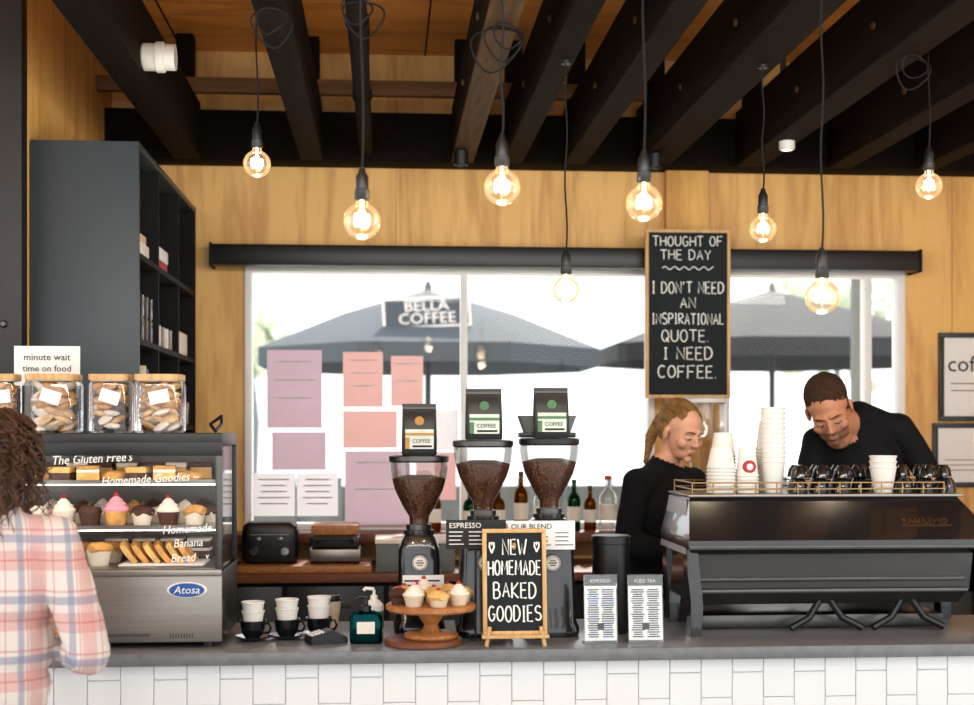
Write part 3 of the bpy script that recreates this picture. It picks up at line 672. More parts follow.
# ================================================================ REFRIGERATED DISPLAY CASE
DX0, DX1 = -1.33, gx(222, 4.52); DY0, DY1 = 4.52, 4.98; DZ = 1.61; DB = 1.148
b = MB('pastry_display_case')
b.box(DX0+.02, DX1-.02, DY0+.02, DY1, ZT+.02, DB, M_steel2)
b.box(DX0, DX1, DY0, DY0+.02, ZT+.02, DB, M_steel, .004)
b.box(DX0, DX1, DY0-.006, DY0+.03, DB-.01, DB+.012, M_steel, .004)
b.box(DX1-.02, DX1, DY0+.02, DY1, ZT+.02, DB, M_black, .003); b.box(DX0, DX0+.02, DY0+.02, DY1, ZT+.02, DB, M_black, .003)
for x in (DX0+.04, DX1-.05):
    for y in (DY0+.05, DY1-.05): b.lathe([(0, 0), (.02, 0), (.02, .02), (0, .02)], (x, y, ZT), M_black, 12)
b.box(DX0, DX1, DY0, DY1, DZ-.045, DZ, M_black, .006)
b.box(DX0, DX1, DY0-.003, DY0+.012, DZ-.075, DZ-.03, M_black, .003)
for x in (DX0, DX1-.022): b.box(x, x+.022, DY0, DY0+.022, DB, DZ-.04, M_steel2, .003); b.box(x, x+.022, DY1-.03, DY1, DB, DZ-.04, M_black, .003)
b.box(DX0+.02, DX1-.02, DY1-.015, DY1-.005, DB, DZ-.04, M_steel2)
b.box(DX0+.022, DX1-.022, DY0+.006, DY0+.010, DB+.01, DZ-.07, M_pane); b.box(DX1-.012, DX1-.008, DY0+.022, DY1-.03, DB+.01, DZ-.045, M_glass)
SZ = [DB+.015, 1.30, 1.452]
for z in SZ[1:]:
    b.box(DX0+.02, DX1-.02, DY0+.06, DY1-.02, z-.008, z, M_glass); b.box(DX0+.02, DX1-.02, DY0+.055, DY0+.062, z-.012, z+.002, M_steel)
b.box(DX0+.02, DX1-.02, DY0+.02, DY1-.02, DB+.005, SZ[0], M_steel)
b.box(DX0+.03, DX1-.03, DY0+.03, DY0+.045, DZ-.06, DZ-.048, M_led)
for z in SZ[1:]: b.box(DX0+.03, DX1-.03, DY0+.064, DY0+.07, z-.016, z-.009, M_led)
for k in range(9): b.box(gx(170, DY0)+.009*k, gx(170, DY0)+.009*k+.003, DY0-.001, DY0+.001, ZT+.035, ZT+.05, M_black)
b.box(gx(105, DY0), gx(150, DY0), DY0-.001, DY0+.001, ZT+.04, ZT+.05, M_steel2)
bx, bz = gx(187, DY0), gz(187, 590, DY0)
b.lathe([(0, .006), (.06, .006), (.066, 0)], (0, 0, 0), M_white, 32, T(bx, DY0, bz) @ R(90, 'X') @ Matrix.Scale(.42, 4, (0, 1, 0)))
b.lathe([(0, .009), (.056, .009), (.058, .005)], (0, 0, 0), M_blue, 32, T(bx, DY0, bz) @ R(90, 'X') @ Matrix.Scale(.40, 4, (0, 1, 0)))
b.text('Atosa', .036, M_white, FM(bx, DY0-.010, bz), shear=.2)
gy = DY0+.004
for s_, px, py, sz in (('The Gluten Free\'s', 92, 459, .042), ('Homemade Goodies ~', 150, 479, .040), ('Homemade', 187, 529, .040), ('Banana', 188, 543, .040), ('Bread', 183, 558, .040), ('v', 207, 556, .03)):
    b.text(s_, sz, M_chalk, FM(gx(px, gy), gy-.004, gz(px, py, gy), roll=3), shear=.25, sx=.85, ext=.001)
b.done()
def cupcake(b, x, y, z, r, icing, cake=M_crust, wrap=M_wrap, swirl=True, cherry=None, h=1.0):
    b.lathe([(0, 0), (r*.72, 0), (r*.98, r*1.0*h), (0, r*1.0*h)], (x, y, z), wrap, 24, pleat=.05)
    if swirl:
        pr = [(r*1.0, r*1.0*h), (r*1.08, r*1.15*h), (r*.98, r*1.32*h), (r*.82, r*1.36*h), (r*.84, r*1.5*h), (r*.7, r*1.64*h), (r*.55, r*1.68*h), (r*.56, r*1.8*h), (r*.38, r*1.95*h), (r*.2, r*2.1*h), (0, r*2.2*h)]
        b.lathe(pr, (x, y, z), icing, 18, pleat=.04)
        zt = 2.2
    else:
        b.ell((x, y, z+r*1.02*h), (r*1.12, r*1.12, r*.62), icing, 2, jit=.25); zt = 1.62
    if cherry: b.ell((x, y, z+r*zt*h), (r*.24,)*3, cherry, 2)
def slab(b, x, y, z, w, d, h, layers, rz=0):
    M = T(x, y, z) @ R(rz, 'Z'); zz = 0
    for m, f in layers: b.box(-w/2, w/2, -d/2, d/2, zz, zz+h*f, m, .003, M=M); zz += h*f
def croissant(b, x, y, z, s, rz=0):
    M = T(x, y, z) @ R(rz, 'Z'); pts = []; rs = []
    for i in range(17):
        t = -1.25+2.5*i/16; pts.append((s*math.sin(t), -s*math.cos(t)*.7, s*.3)); rs.append(s*(.34*math.cos(t*1.1)**.6 if math.cos(t*1.1) > 0 else .05)*(1+.1*(i % 2))+.003)
    b.tube(pts, rs, M_crust, 10, M=M)
b = MB('pastry_row'); z = SZ[2]
x = DX0+.08; k = 0
while x < DX1-.06:
    if k % 3 == 0: slab(b, x, 4.66, z, .074, .09, .048, [(M_slice, .5), (M_icing, .25), (M_crust, .25)], 8)
    elif k % 3 == 1: croissant(b, x, 4.68, z, .044, random.uniform(-20, 20))
    else: slab(b, x, 4.66, z, .07, .09, .044, [(M_choc, .55), (M_slice, .45)], -6)
    slab(b, x+.02, 4.80, z, .07, .09, .055, [(M_slice, .7), (M_choc if k % 2 else M_icing, .3)], 5)
    x += .084; k += 1
b.done()
b = MB('cupcake_row'); z = SZ[1]; x = DX0+.075; k = 0
ics = [M_crust, M_icing, M_icing, M_choc, M_pink, M_choc, M_icing]
while x < DX1-.055:
    big = ics[k % 7] is M_pink
    cupcake(b, x, 4.66, z, .040 if big else .037, ics[k % 7], wrap=M_choc if k % 3 == 0 else (M_crust if big else M_wrap), swirl=(k % 7) in (2, 4, 6), cherry=M_berry if k % 2 == 0 else M_choc, h=1.15)
    cupcake(b, x+.04, 4.77, z, .036, ics[(k+3) % 7], wrap=M_wrap, swirl=k % 2 == 0); cupcake(b, x, 4.87, z, .036, ics[(k+5) % 7], wrap=M_choc, swirl=k % 2 == 1); x += .087; k += 1
b.done()
b = MB('muffin_row'); z = SZ[0]; x = DX0+.08; k = 0
while x < gx(104, 4.67):
    cupcake(b, x, 4.65, z, .042, [M_crust, M_icing, M_choc][k % 3], wrap=M_wrap, swirl=k % 3 == 1, h=1.3); cupcake(b, x+.02, 4.77, z, .04, M_crust, swirl=False, h=1.2); x += .096; k += 1
x = gx(118, 4.87)
while x < DX1-.06: slab(b, x, 4.88, z, .08, .08, .075, [(M_choc, .4), (M_icing, .15), (M_choc, .3), (M_icing, .15)], 0); x += .095
b.done()
b = MB('banana_bread'); x = gx(122, 4.66)
b.box(x, x+.28, 4.59, 4.78, SZ[0]+.001, SZ[0]+.008, M_white, .003)
for k in range(6):
    M = T(x+.05+.038*k, 4.68, SZ[0]+.008) @ R(-38, 'Y')
    b.loft([[(xx, yy*f, zz*f2) for yy, zz in ((-.05, 0), (.05, 0), (.055, .05), (.04, .075), (0, .088), (-.04, .075), (-.055, .05))] for xx, f, f2 in ((-.009, 1, 1), (.009, 1, 1))], M_crust if k % 2 else M_slice, M=M)
b.done()
def jar(px, r, h, col):
    D = 4.67; x = gx(px, D); b = MB('cookie_jar'); z = DZ
    b.loft([sring(x, D, z+a, r*k, r*k, 5) for a, k in ((0, .9), (.008, 1), (h*.82, 1), (h*.9, .93), (h*.93, .9))], M_glass, cap=False)
    b.loft([sring(x, D, z+a, r*.9, r*.9, 5) for a in (0, .008)], M_glass)
    b.loft([sring(x, D, z+h*.91+a, r*.97, r*.97, 5) for a in (0, .004, .02)], M_pine)
    b.loft([sring(x, D, z+h*.89+a, r*.88, r*.88, 5) for a in (0, .012)], M_cupw)
    for lv in range(int(h*.80/.022)):
        for q in range(5):
            a = q*math.pi*.4+lv*.6; rr = r*.5
            Rm = R(random.uniform(-35, 35), 'X') @ R(random.uniform(-35, 35), 'Y')
            b.ell((x+rr*math.cos(a), D+rr*math.sin(a), z+.024+.022*lv), (r*.4, r*.4, .011), random.choice([col, M_cookie, M_crust, M_icing]), 2, R=Rm.to_3x3(), jit=.2)
    b.box(-.033, .033, -.001, .001, -.022, .022, M_white, M=T(x+.01, D-r-.003, z+h*.62) @ R(random.uniform(-14, 22), 'Y'))
    b.done()
jar(2, .058, .195, M_crust); jar(54, .088, .195, M_cookie); jar(111, .070, .195, M_choc); jar(160, .082, .195, M_cookie)
b = MB('wait_time_sign'); D = 4.87; x0, x1 = gx(14, D), gx(80, D); zt, zb_ = gz(47, 346, D), gz(47, 380, D)
b.box(x0, x1, D, D+.004, zb_-.02, zt, M_white, .001); b.box((x0+x1)/2-.03, (x0+x1)/2+.03, D+.004, D+.008, DZ, zt-.02, M_glass); b.box((x0+x1)/2-.06, (x0+x1)/2+.06, D-.03, D+.06, DZ, DZ+.004, M_glass)
b.text('minute wait', .034, M_ink, FM((x0+x1)/2, D-.001, zt-.04)); b.text('time on food', .032, M_ink, FM((x0+x1)/2, D-.001, zt-.08)); b.done()
b = MB('serving_tongs'); y = 4.75; x = DX1-.05
b.tube([(x, y, DZ+.006), (x+.01, y+.1, DZ+.03), (x, y+.18, DZ+.06)], .006, M_black); b.tube([(x, y, DZ+.006), (x-.03, y+.1, DZ+.03), (x, y+.18, DZ+.06)], .006, M_black); b.done()

# ================================================================ COUNTER ITEMS
def cup(b, x, y, z, r=.042, h=.065, m=M_cer, up=True, ang=0, handle=True):
    s_ = 1 if up else -1; z0 = z if up else z+h
    b.lathe([(0, 0), (r*.55, 0), (r*.6, s_*.004), (r*.85, s_*h*.35), (r, s_*h), (r*.93, s_*h), (r*.78, s_*h*.4), (0, s_*h*.15)], (x, y, z0), m, 20)
    if handle:
        ca, sa = math.cos(ang), math.sin(ang)
        b.tube([(x+ca*(r*.85+a), y+sa*(r*.85+a), z0+s_*hh) for a, hh in ((0, h*.85), (.018, h*.85), (.026, h*.6), (.018, h*.35), (-.004, h*.3))], .0045, m, 6)
def pcup(b, x, y, z, r, h, m=M_cupw, inv=True, n=1, step=.012):
    for k in range(n):
        zz = z+k*step
        if inv: b.lathe([(r*1.06, 0), (r*1.08, .004), (r*1.0, .008), (r*.72, h), (r*.68, h), (r*.66, h-.006), (0, h-.006)], (x, y, zz), m, 24)
        else: b.lathe([(0, .004), (r*.68, .004), (r*.7, 0), (r, h), (r*1.06, h+.002), (r*1.04, h+.006), (r*.97, h+.004), (r*.7, .01), (0, .01)], (x, y, zz), m, 24)
def lid(b, x, y, z, r, m): b.lathe([(r*1.08, 0), (r*1.1, .006), (r*1.0, .01), (r*.95, .02), (r*.88, .018), (0, .016)], (x, y, z), m, 22)
for px, dy, st in ((253, .0, 3), (287, .03, 4), (319, .06, 5)):
    b = MB('coffee_cup'); y = 4.68+dy; x = gx(px, y)
    b.lathe([(0, .004), (.03, .002), (.032, 0), (.06, .010), (.066, .016), (.06, .016), (.03, .007), (0, .007)], (x, y, ZT), M_cer, 26)
    cup(b, x, y, ZT+.007, .046, .062, M_cer, ang=-.3)
    for k in range(2): pcup(b, x, y, ZT+.035+k*.03, .036+.002*st/3, .05+.004*st, M_cupw, inv=False)
    b.done()
b = MB('coffee_cup'); y = 4.92; x = gx(330, y); pcup(b, x, y, ZT, .04, .1, M_kraft, inv=False); lid(b, x, y, ZT+.104, .04, M_black); b.done()
b = MB('card_terminal'); y = 4.60; x = gx(322, y); M = T(x, y, ZT) @ R(22, 'Z')
b.prism([(-.05, 0), (.08, 0), (.08, .02), (.03, .045), (-.05, .028)], 'y', -.038, .038, M_black, .003, M=M)
b.prism([(.0, .0405), (.028, .0505), (.026, .052), (-.002, .042)], 'y', -.028, .028, M_steel2, M=M @ T(0.0, 0, -.004))
for i in range(4):
    for j in range(3): b.box(-.045+.012*i, -.037+.012*i, -.024+.018*j, -.012+.018*j, .028+.003*i, .034+.003*i, M_white, M=M)
b.done()
b = MB('sanitiser_pump_bottle'); y = 4.60; x = gx(366, y); w = .055
b.loft([sring(x, y, ZT+a, w*k, .035*k, 6) for a, k in ((0, .9), (.006, 1), (.085, 1), (.1, .85), (.108, .45))], M_teal)
b.loft([sring(x, y, ZT+a, w*.8, .028, 6) for a in (.008, .05)], M_steel2)
b.lathe([(0, 0), (.018, 0), (.018, .02), (.008, .024), (.006, .045), (0, .045)], (x, y, ZT+.105), M_black, 14)
b.tube([(x+.005, y, ZT+.152), (x-.02, y, ZT+.156), (x-.035, y, ZT+.148)], .006, M_black, 8)
b.box(x-.03, x+.03, y-.037, y-.0355, ZT+.035, ZT+.075, M_cream); b.done()
b = MB('lotion_bottle'); y = 4.74; x = gx(374, y)
b.lathe([(0, 0), (.032, 0), (.034, .005), (.034, .11), (.02, .125), (.01, .13), (0, .13)], (x, y, ZT), M_white, 20)
b.lathe([(0, 0), (.013, 0), (.013, .015), (.005, .018), (.005, .035), (0, .035)], (x, y, ZT+.128), M_white, 12); b.tube([(x, y, ZT+.165), (x-.03, y, ZT+.168), (x-.036, y, ZT+.16)], .006, M_white, 8)
b.lathe([(.0345, .03), (.0345, .09)], (x, y, ZT), M_baggr, 20); b.done()
y = 4.56; x = gx(431, y); zt = gz(431, 604, y)-ZT-.02; z0 = ZT+.02
b = MB('round_serving_board')
b.lathe([(0, 0), (.128, 0), (.132, .004), (.132, .016), (.128, .02), (0, .02)], (x-.025, y+.0, ZT), M_walnut, 40); b.done()
b = MB('wooden_cake_stand')
b.lathe([(0, 0), (.085, 0), (.09, .006), (.09, .014), (.085, .018), (.04, .02), (.028, .03), (.024, .045), (.034, .06), (.05, zt-.03), (.06, zt-.022), (.145, zt-.02), (.152, zt-.014), (.152, zt-.002), (.147, zt+.002), (0, zt+.002)], (x, y, z0+.0005), M_oak, 48); b.done()
b = MB('cupcake_platter'); zp = z0+zt+.003
for k in range(8):
    a = k/8*2*math.pi+.2; cupcake(b, x+.108*math.cos(a), y+.1*math.sin(a), zp, .034, [M_slice, M_slice, M_icing, M_slice, M_choc, M_icing, M_slice, M_icing][k], wrap=M_choc if k in (4, 2) else M_kraft, swirl=k in (2, 5, 7), cherry=M_pink if k == 5 else M_berry)
cupcake(b, x+.01, y, zp, .034, M_slice, wrap=M_kraft, swirl=False, cherry=M_berry); cupcake(b, x-.05, y, zp, .03, M_icing, wrap=M_kraft, swirl=True, cherry=M_berry); b.done()
y = 4.50; x0, x1 = gx(483, y), gx(547, y)
z0 = ZT+.035; z1 = gz(515, 529, y)
b, M = chalkboard('goodies_easel_board', x0, x1, y, z0, z1, .014, [('* NEW *', 0, .83, .05, .8), ('HOMEMADE', 0, .63, .048, .82), ('BAKED', 0, .42, .05, .66), ('GOODIES', 0, .2, .05, .82)], tilt=7)
xm = (x0+x1)/2
for s_ in (-1, 1): b.tube([(xm+s_*.085, y-.012, z0+.03), (xm+s_*.098, y-.022, ZT)], .007, M_pine, 8)
b.tube([(xm, y+.03, z1-.05), (xm, y+.13, ZT+.005)], .006, M_pine, 8); b.box(x0-.005, x1+.005, y-.03, y+.01, z0-.008, z0+.004, M_pine, .002)
b.done()
def menu(px, w, tint, title):
    y = 4.52; x = gx(px, y); b = MB('menu_holder'); h = gz(px, 576, y)-ZT
    M = T(x, y, ZT) @ R(-6, 'X')
    b.box(-w/2, w/2, -.002, .004, .01, h, M_white, M=M); b.box(-w/2-.003, w/2+.003, -.006, -.003, 0, h+.004, M_glass, M=M); b.box(-w/2-.003, w/2+.003, -.006, .05, 0, .005, M_glass, M=T(x, y, ZT))
    b.box(-w/2, w/2, -.0028, -.002, h*.85, h, M_ink, M=M); b.text(title, w*.15, M_white, M @ T(0, -.0033, h*.92) @ R(90, 'X'))
    z = h*.8; col = [M_ink, M_ink, tint]
    while z > h*.08:
        for s_ in (-1, 1):
            ww = w*random.uniform(.25, .4); xa = s_*w*.23; b.box(xa-ww/2, xa+ww/2, -.003, -.002, z-.004, z, random.choice(col), M=M)
        z -= .0075
    b.box(-w*.1, w*.1, -.0031, -.002, h*.2, h*.3, M_ink, M=M)
    b.done()
menu(601, .108, M_blue, 'ESPRESSO'); menu(646, .115, M_steel2, 'ICED TEA')
b = MB('black_canister'); y = 4.78; x = gx(611, y); h = gz(611, 535, y)-ZT
b.lathe([(0, 0), (.064, 0), (.067, .004), (.067, h-.03), (.07, h-.028), (.07, h-.004), (.066, h), (0, h)], (x, y, ZT), M_black, 36)
b.box(-.01, .01, -.001, .0, -.008, .008, M_cream, M=T(x, y-.068, ZT+h*.5)); b.done()

# ================================================================ GRINDERS
def grinder(px, y, ptop, wb, name='coffee_grinder', tall_lid=False, label=False):
    x = gx(px, y); zt = gz(px, ptop, y); b = MB(name); hz = zt-.25; bt = hz-.035
    yb = y
    b.loft([sring(x, yb, ZT+a, wb/2*k, .12*k2, 5) for a, k, k2 in ((0, 1.0, 1), (.012, 1.05, 1.02), (.03, 1.05, 1.02), (.05, .95, .9), (bt-ZT-.12, .86, .72), (bt-ZT-.05, .84, .68), (bt-ZT-.01, .68, .55), (bt-ZT, .6, .5))], M_mach)
    b.lathe([(0, 0), (.05, 0), (.052, .004), (.052, .02), (.046, .022), (.046, .04), (0, .04)], (x, yb, bt-.003), M_steel2, 28)
    for k in range(12): b.box(-.004, .004, .045, .056, 0, .014, M_black, M=T(x, yb, bt+.002) @ R(k*30, 'Z'))
    r = .104
    pr = [(.034, 0), (.036, .03), (.055, .06), (.085, .12), (.098, .165), (r, .2), (r, .235)]
    b.lathe(pr, (x, yb, hz), M_hopper, 36)
    b.lathe([(0, .004), (.032, .004), (.034, .03), (.053, .062), (.083, .122), (.093, .15), (.096, .165), (.05, .178), (0, .172)], (x, yb, hz), M_bean, 30)
    b.lathe([(0, .224), (r-.002, .224), (r+.004, .23), (r+.004, .246), (r-.004, .25), (0, .25)], (x, yb, hz), M_steel2 if not tall_lid else M_black, 36)
    b.box(x-.03, x+.03, yb+.06, yb+.16, ZT+.17, ZT+.19, M_steel2, .004); b.box(x-.02, x+.02, yb+.08, yb+.13, bt-.09, bt-.02, M_black, .006)
    for s_ in (-1, 1): b.tube([(x+s_*.025, yb+.07, ZT+.19), (x+s_*.025, yb+.15, ZT+.19)], .004, M_chrome, 6)
    zz = gz(px, 560, y); Mb = T(x, yb-.104, zz) @ R(90, 'X')
    b.lathe([(0, .004), (.028, .004), (.030, 0), (.030, -.03)], (0, 0, 0), M_steel, 24, Mb); b.lathe([(0, .0055), (.021, .0055), (.022, .003)], (0, 0, 0), M_cream, 24, Mb)
    b.box(-.015, .015, -.002, .002, .005, .0065, M_ink, M=Mb); b.box(-.01, .01, .006, .009, .005, .0065, M_ink, M=Mb); b.box(-.01, .01, -.01, -.007, .005, .0065, M_ink, M=Mb)
    if label:
        za, zc_ = gz(px, 572, y), gz(px, 586, y); b.box(x-.06, x+.085, yb-.112, yb-.098, zc_, za, M_white, .001); b.box(x-.055, x+.03, yb-.1125, yb-.112, zc_+.012, zc_+.018, M_ink); b.box(x-.055, x+.07, yb-.1125, yb-.112, zc_+.028, zc_+.034, M_ink)
    b.done(); return x, zt
def coffee_bag(x, y, z, h, w, band=M_baggr):
    b = MB('coffee_bag')
    b.loft([sring(x, y, z+h*a, w/2*kx, .036*ky, 6) for a, kx, ky in ((0, .95, .9), (.03, 1, 1), (.3, 1.0, 1.05), (.6, .98, .85), (.8, .97, .45), (.9, .97, .1), (1, .97, .06))], M_bag)
    b.box(x-w*.4, x+w*.4, y-.041, y-.035, z+h*.12, z+h*.34, M_bagl); b.box(x-w*.4, x+w*.4, y-.039, y-.030, z+h*.34, z+h*.5, M_bagl)
    b.box(x-w*.4, x+w*.4, y-.0415, y-.035, z+h*.38, z+h*.43, band); b.box(x-w*.4, x-w*.28, y-.0418, y-.035, z+h*.12, z+h*.34, band)
    b.text('COFFEE', w*.15, M_ink, FM(x+w*.05, y-.042, z+h*.27)); b.box(x-w*.2, x+w*.35, y-.0415, y-.04, z+h*.15, z+h*.19, M_ink)
    b.lathe([(0, .003), (.016, .003), (.017, 0)], (0, 0, 0), band, 16, T(x, y-.028, z+h*.66) @ R(90, 'X'))
    b.box(x-w*.47, x+w*.47, y-.006, y+.002, z+h*.9, z+h*.93, M_steel2); b.done()
g1x, g1z = grinder(419, 4.86, 455, .175, label=True); coffee_bag(g1x, 4.83, g1z+.001, gz(419, 404, 4.83)-g1z, .125, M_bagor)
g2x, g2z = grinder(483, 4.78, 440, .19); coffee_bag(g2x, 4.75, g2z+.001, gz(483, 389, 4.75)-g2z, .13)
g3x, g3z = grinder(549, 4.78, 438, .19, tall_lid=True); coffee_bag(g3x, 4.73, g3z+.001, gz(549, 388, 4.73)-g3z, .125)
b = MB('bean_tray'); D = 4.85; b.box(g3x-.1, g3x+.1, D-.05, D+.05, g3z+.001, g3z+.02, M_black, .004); b.loft([sring(g3x, D, g3z+.02+a, .105*k, .05*k, 6) for a, k in ((0, .8), (.06, 1))], M_fence); b.done()
def price_sign(px0, py0, px1, py1, y, dark=True):
    b = MB('price_sign'); x0, x1 = gx(px0, y), gx(px1, y); z1, z0 = gz(px0, py0, y), gz(px0, py1, y)
    b.box(x0, x1, y, y+.006, z0, z1, M_ink if dark else M_white, .001); fg = M_white if dark else M_ink
    h = z1-z0
    b.text('ESPRESSO' if dark else 'OUR BLEND', h*.26, fg, FM(x0+.01, y-.001, z1-h*.2), 'LEFT')
    for k in range(4):
        for q in range(3):
            xa = x0+.01+q*(x1-x0)*.33; b.box(xa, xa+(x1-x0)*random.uniform(.18, .27), y-.001, y, z1-h*(.4+.14*k)-.003, z1-h*(.4+.14*k), fg)
    b.tube([((x0+x1)/2, y+.006, (z0+z1)/2), ((x0+x1)/2, y+.025, (z0+z1)/2-.02), ((x0+x1)/2, y+.028, ZT+.0)], .004, M_black, 6)
    b.lathe([(0, 0), (.02, 0), (.02, .005), (0, .005)], ((x0+x1)/2, y+.028, ZT), M_black, 14)
    b.done()
price_sign(446, 520, 506, 549, 4.60); price_sign(508, 521, 575, 550, 4.605, False)
b = MB('coffee_grinder'); y = 6.33; x = gx(703, y); zt = gz(703, 397, y); z0 = BZ
b.loft([sring(x, y, z0+a, .09*k, .11*k, 5) for a, k in ((0, 1), (.02, 1.05), (.3, .9), (.36, .6))], M_mach)
b.lathe([(.035, 0), (.04, .05), (.06, .12), (.09, .2), (.108, .26), (.108, zt-z0-.36-.02)], (x, y, z0+.36), M_hopper, 30)
b.lathe([(.108, 0), (.112, .003), (.112, .02), (.09, .028), (0, .03)], (x, y, zt-.03), M_cupw, 30); b.done()

# ================================================================ ESPRESSO MACHINE
EX0, EX1 = gx(689, 4.62), 2.16; EY0, EY1 = 4.62, 5.10; zc = 1.235; zt = 1.385
b = MB('espresso_machine')
def rect(x0, x1, y0, y1, z): return [(x0, y0, z), (x1, y0, z), (x1, y1, z), (x0, y1, z)]
b.loft([rect(EX0+.02, EX1-.03, EY0+.03, EY1, zc-.05), rect(EX0, EX1, EY0, EY1, zc-.03), rect(EX0, EX1, EY0, EY1, zc), rect(EX0+.005, EX1-.02, EY0+.02, EY1, zc+.025), rect(EX0+.035, EX1-.085, EY0+.15, EY1, zt-.012), rect(EX0+.04, EX1-.09, EY0+.16, EY1, zt)], M_mach)
b.loft([[(EX0-.004, EY0+.03, zc-.05), (EX0-.004, EY1-.01, zc-.05), (EX0+.03, EY1-.01, zt-.012), (EX0+.03, EY0+.17, zt-.012)], [(EX0+.003, EY0+.03, zc-.05), (EX0+.003, EY1-.01, zc-.05), (EX0+.037, EY1-.01, zt-.012), (EX0+.037, EY0+.17, zt-.012)]], M_side)
b.box(EX0+.03, EX1-.07, EY0+.14, EY1+.01, zt-.006, zt+.004, M_steel, .003)
b.box(EX0+.0, EX1-.0, EY0-.004, EY0+.006, zc-.028, zc-.018, M_steel2, .002)
b.loft([rect(EX0+.05, EX1-.10, EY0+.12, EY1-.03, 1.0), rect(EX0+.04, EX1-.08, EY0+.07, EY1-.02, 1.05), rect(EX0+.03, EX1-.07, EY0+.06, EY1-.02, zc-.045)], M_mach2)
b.box(EX0+.04, EX1-.1, EY0+.055, EY0+.07, 1.085, 1.10, M_mach, .004); b.box(EX0+.04, EX1-.09, EY0+.05, EY0+.066, 1.045, 1.06, M_steel2, .004)
for s_, xb3 in ((1, EX0), (-1, EX1)):
    poly = [(0, zc-.02), (.035, zc-.02), (.05, 1.06), (.055, 1.0), (.05, ZT+.0), (.01, ZT+.0), (.012, 1.02), (.0, 1.12)]
    poly = [(xb3+s_*p[0], p[1]) for p in poly]
    b.prism(poly, 'y', EY0+.02, EY0+.09, M_mach, .004); b.prism(poly, 'y', EY1-.1, EY1-.03, M_mach, .004)
    xs = sorted((xb3+s_*.012, xb3+s_*.028)); b.box(xs[0], xs[1], EY0+.06, EY1-.06, 1.03, zc-.03, M_mach)
for cx in (EX0+.52, EX0+.82):
    for s_ in (-1, 1): b.tube([(cx+s_*.02, EY0+.12, 1.01), (cx+s_*.06, EY0+.11, .95), (cx+s_*.13, EY0+.10, ZT+.014)], .013, M_black, 8)
b.box(EX0+.08, EX1-.12, EY0+.2, EY1+.02, ZT+.0, ZT+.05, M_steel2, .006)
for k in range(3):
    cx = EX0+.25+.3*k
    b.lathe([(0, 0), (.045, 0), (.048, .01), (.048, .06), (.035, .08), (0, .08)], (cx, EY1+.02, 1.06), M_chrome, 24)
    b.lathe([(0, 0), (.036, 0), (.038, .03), (0, .03)], (cx, EY1+.02, 1.035), M_steel, 20)
    b.tube([(cx, EY1+.05, 1.05), (cx, EY1+.16, 1.035)], [.008, .014], M_black, 8); b.box(cx-.05, cx+.05, EY1-.03, EY1+.0, 1.06, 1.2, M_steel, .008)
b.tube([(EX0+.10, EY1+.01, 1.18), (EX0+.09, EY1+.05, 1.1), (EX0+.10, EY1+.06, .98)], .005, M_chrome, 6)
rx0, rx1 = EX0+.05, EX1-.13; ry0, ry1 = EY0+.17, EY1-.01
for zz in (zt+.022, zt+.045): b.tube([(rx0, ry0, zz), (rx1, ry0, zz), (rx1, ry1, zz), (rx0, ry1, zz)], .0028, M_brass, 6, closed=True)
n = 12
for k in range(n+1):
    xx = rx0+(rx1-rx0)*k/n; b.tube([(xx, ry0, zt), (xx, ry0, zt+.047)], .0028, M_brass, 6); b.tube([(xx, ry1, zt), (xx, ry1, zt+.047)], .0028, M_brass, 6)
# sloped upper panel: front plane runs from (EY0+.02, zc+.025) to (EY0+.15, zt-.012)
sl = math.degrees(math.atan2(zt-.012-zc-.025, .13)); zl = zc+.06; yl = EY0+.02+(zl-zc-.025)/(zt-.012-zc-.025)*.13
Ml = T(gx(925, EY0+.06), yl, zl) @ R(sl, 'X') @ T(0, 0, .003)
b.text('SANREMO', .036, M_brass, Ml, ext=.002); b.box(-.09, .09, -.024, -.021, -.001, .002, M_brass, M=Ml)
b.done()
b = MB('black_cups_on_machine')
xx = gx(797, 4.87)
k = 0
while xx < gx(948, 4.87):
    if not (gx(866, 4.87)-.03 < xx < gx(896, 4.87)+.02):
        cup(b, xx, 4.86, zt+.005, .036, .055, M_cer, up=False, ang=-1.9)
        if k % 2 == 0 or k < 3: cup(b, xx+.01, 4.86, zt+.06, .036, .045, M_cer, up=False, ang=-1.2)
    cup(b, xx+.03, 4.97, zt+.005, .036, .055, M_cer, up=False, ang=-1.5); cup(b, xx+.03, 4.97, zt+.06, .036, .045, M_cer, up=False, ang=-2)
    xx += .08; k += 1
b.done()
def stack(px, D, ptop, r, h, inv=True, step=.012, logo=False, m=M_cupw, z=None):
    x = gx(px, D); z = zt+.005 if z is None else z; tot = gz(px, ptop, D)-z; n = max(1, int((tot-h)/step)+1)
    b = MB('paper_cup_stack'); pcup(b, x, D, z, r, h, m, inv, n, step)
    if logo: b.lathe([(0, .004), (.022, .004), (.024, 0), (.024, -.02)], (0, 0, 0), M_red, 24, T(x, D-r*.9, z+tot*.55) @ R(90, 'X')); b.lathe([(0, .005), (.012, .005)], (0, 0, 0), M_white, 24, T(x, D-r*.9, z+tot*.55) @ R(90, 'X'))
    b.done()
stack(721, 4.87, 446, .05, .075, step=.013); stack(723, 4.99, 430, .046, .09, step=.013)
stack(747, 4.87, 445, .04, .11, logo=True); stack(773, 4.90, 407, .044, .11, inv=False, step=.018); stack(768, 5.01, 420, .044, .11, step=.012)
stack(883, 4.86, 452, .048, .09, inv=False, step=.02)

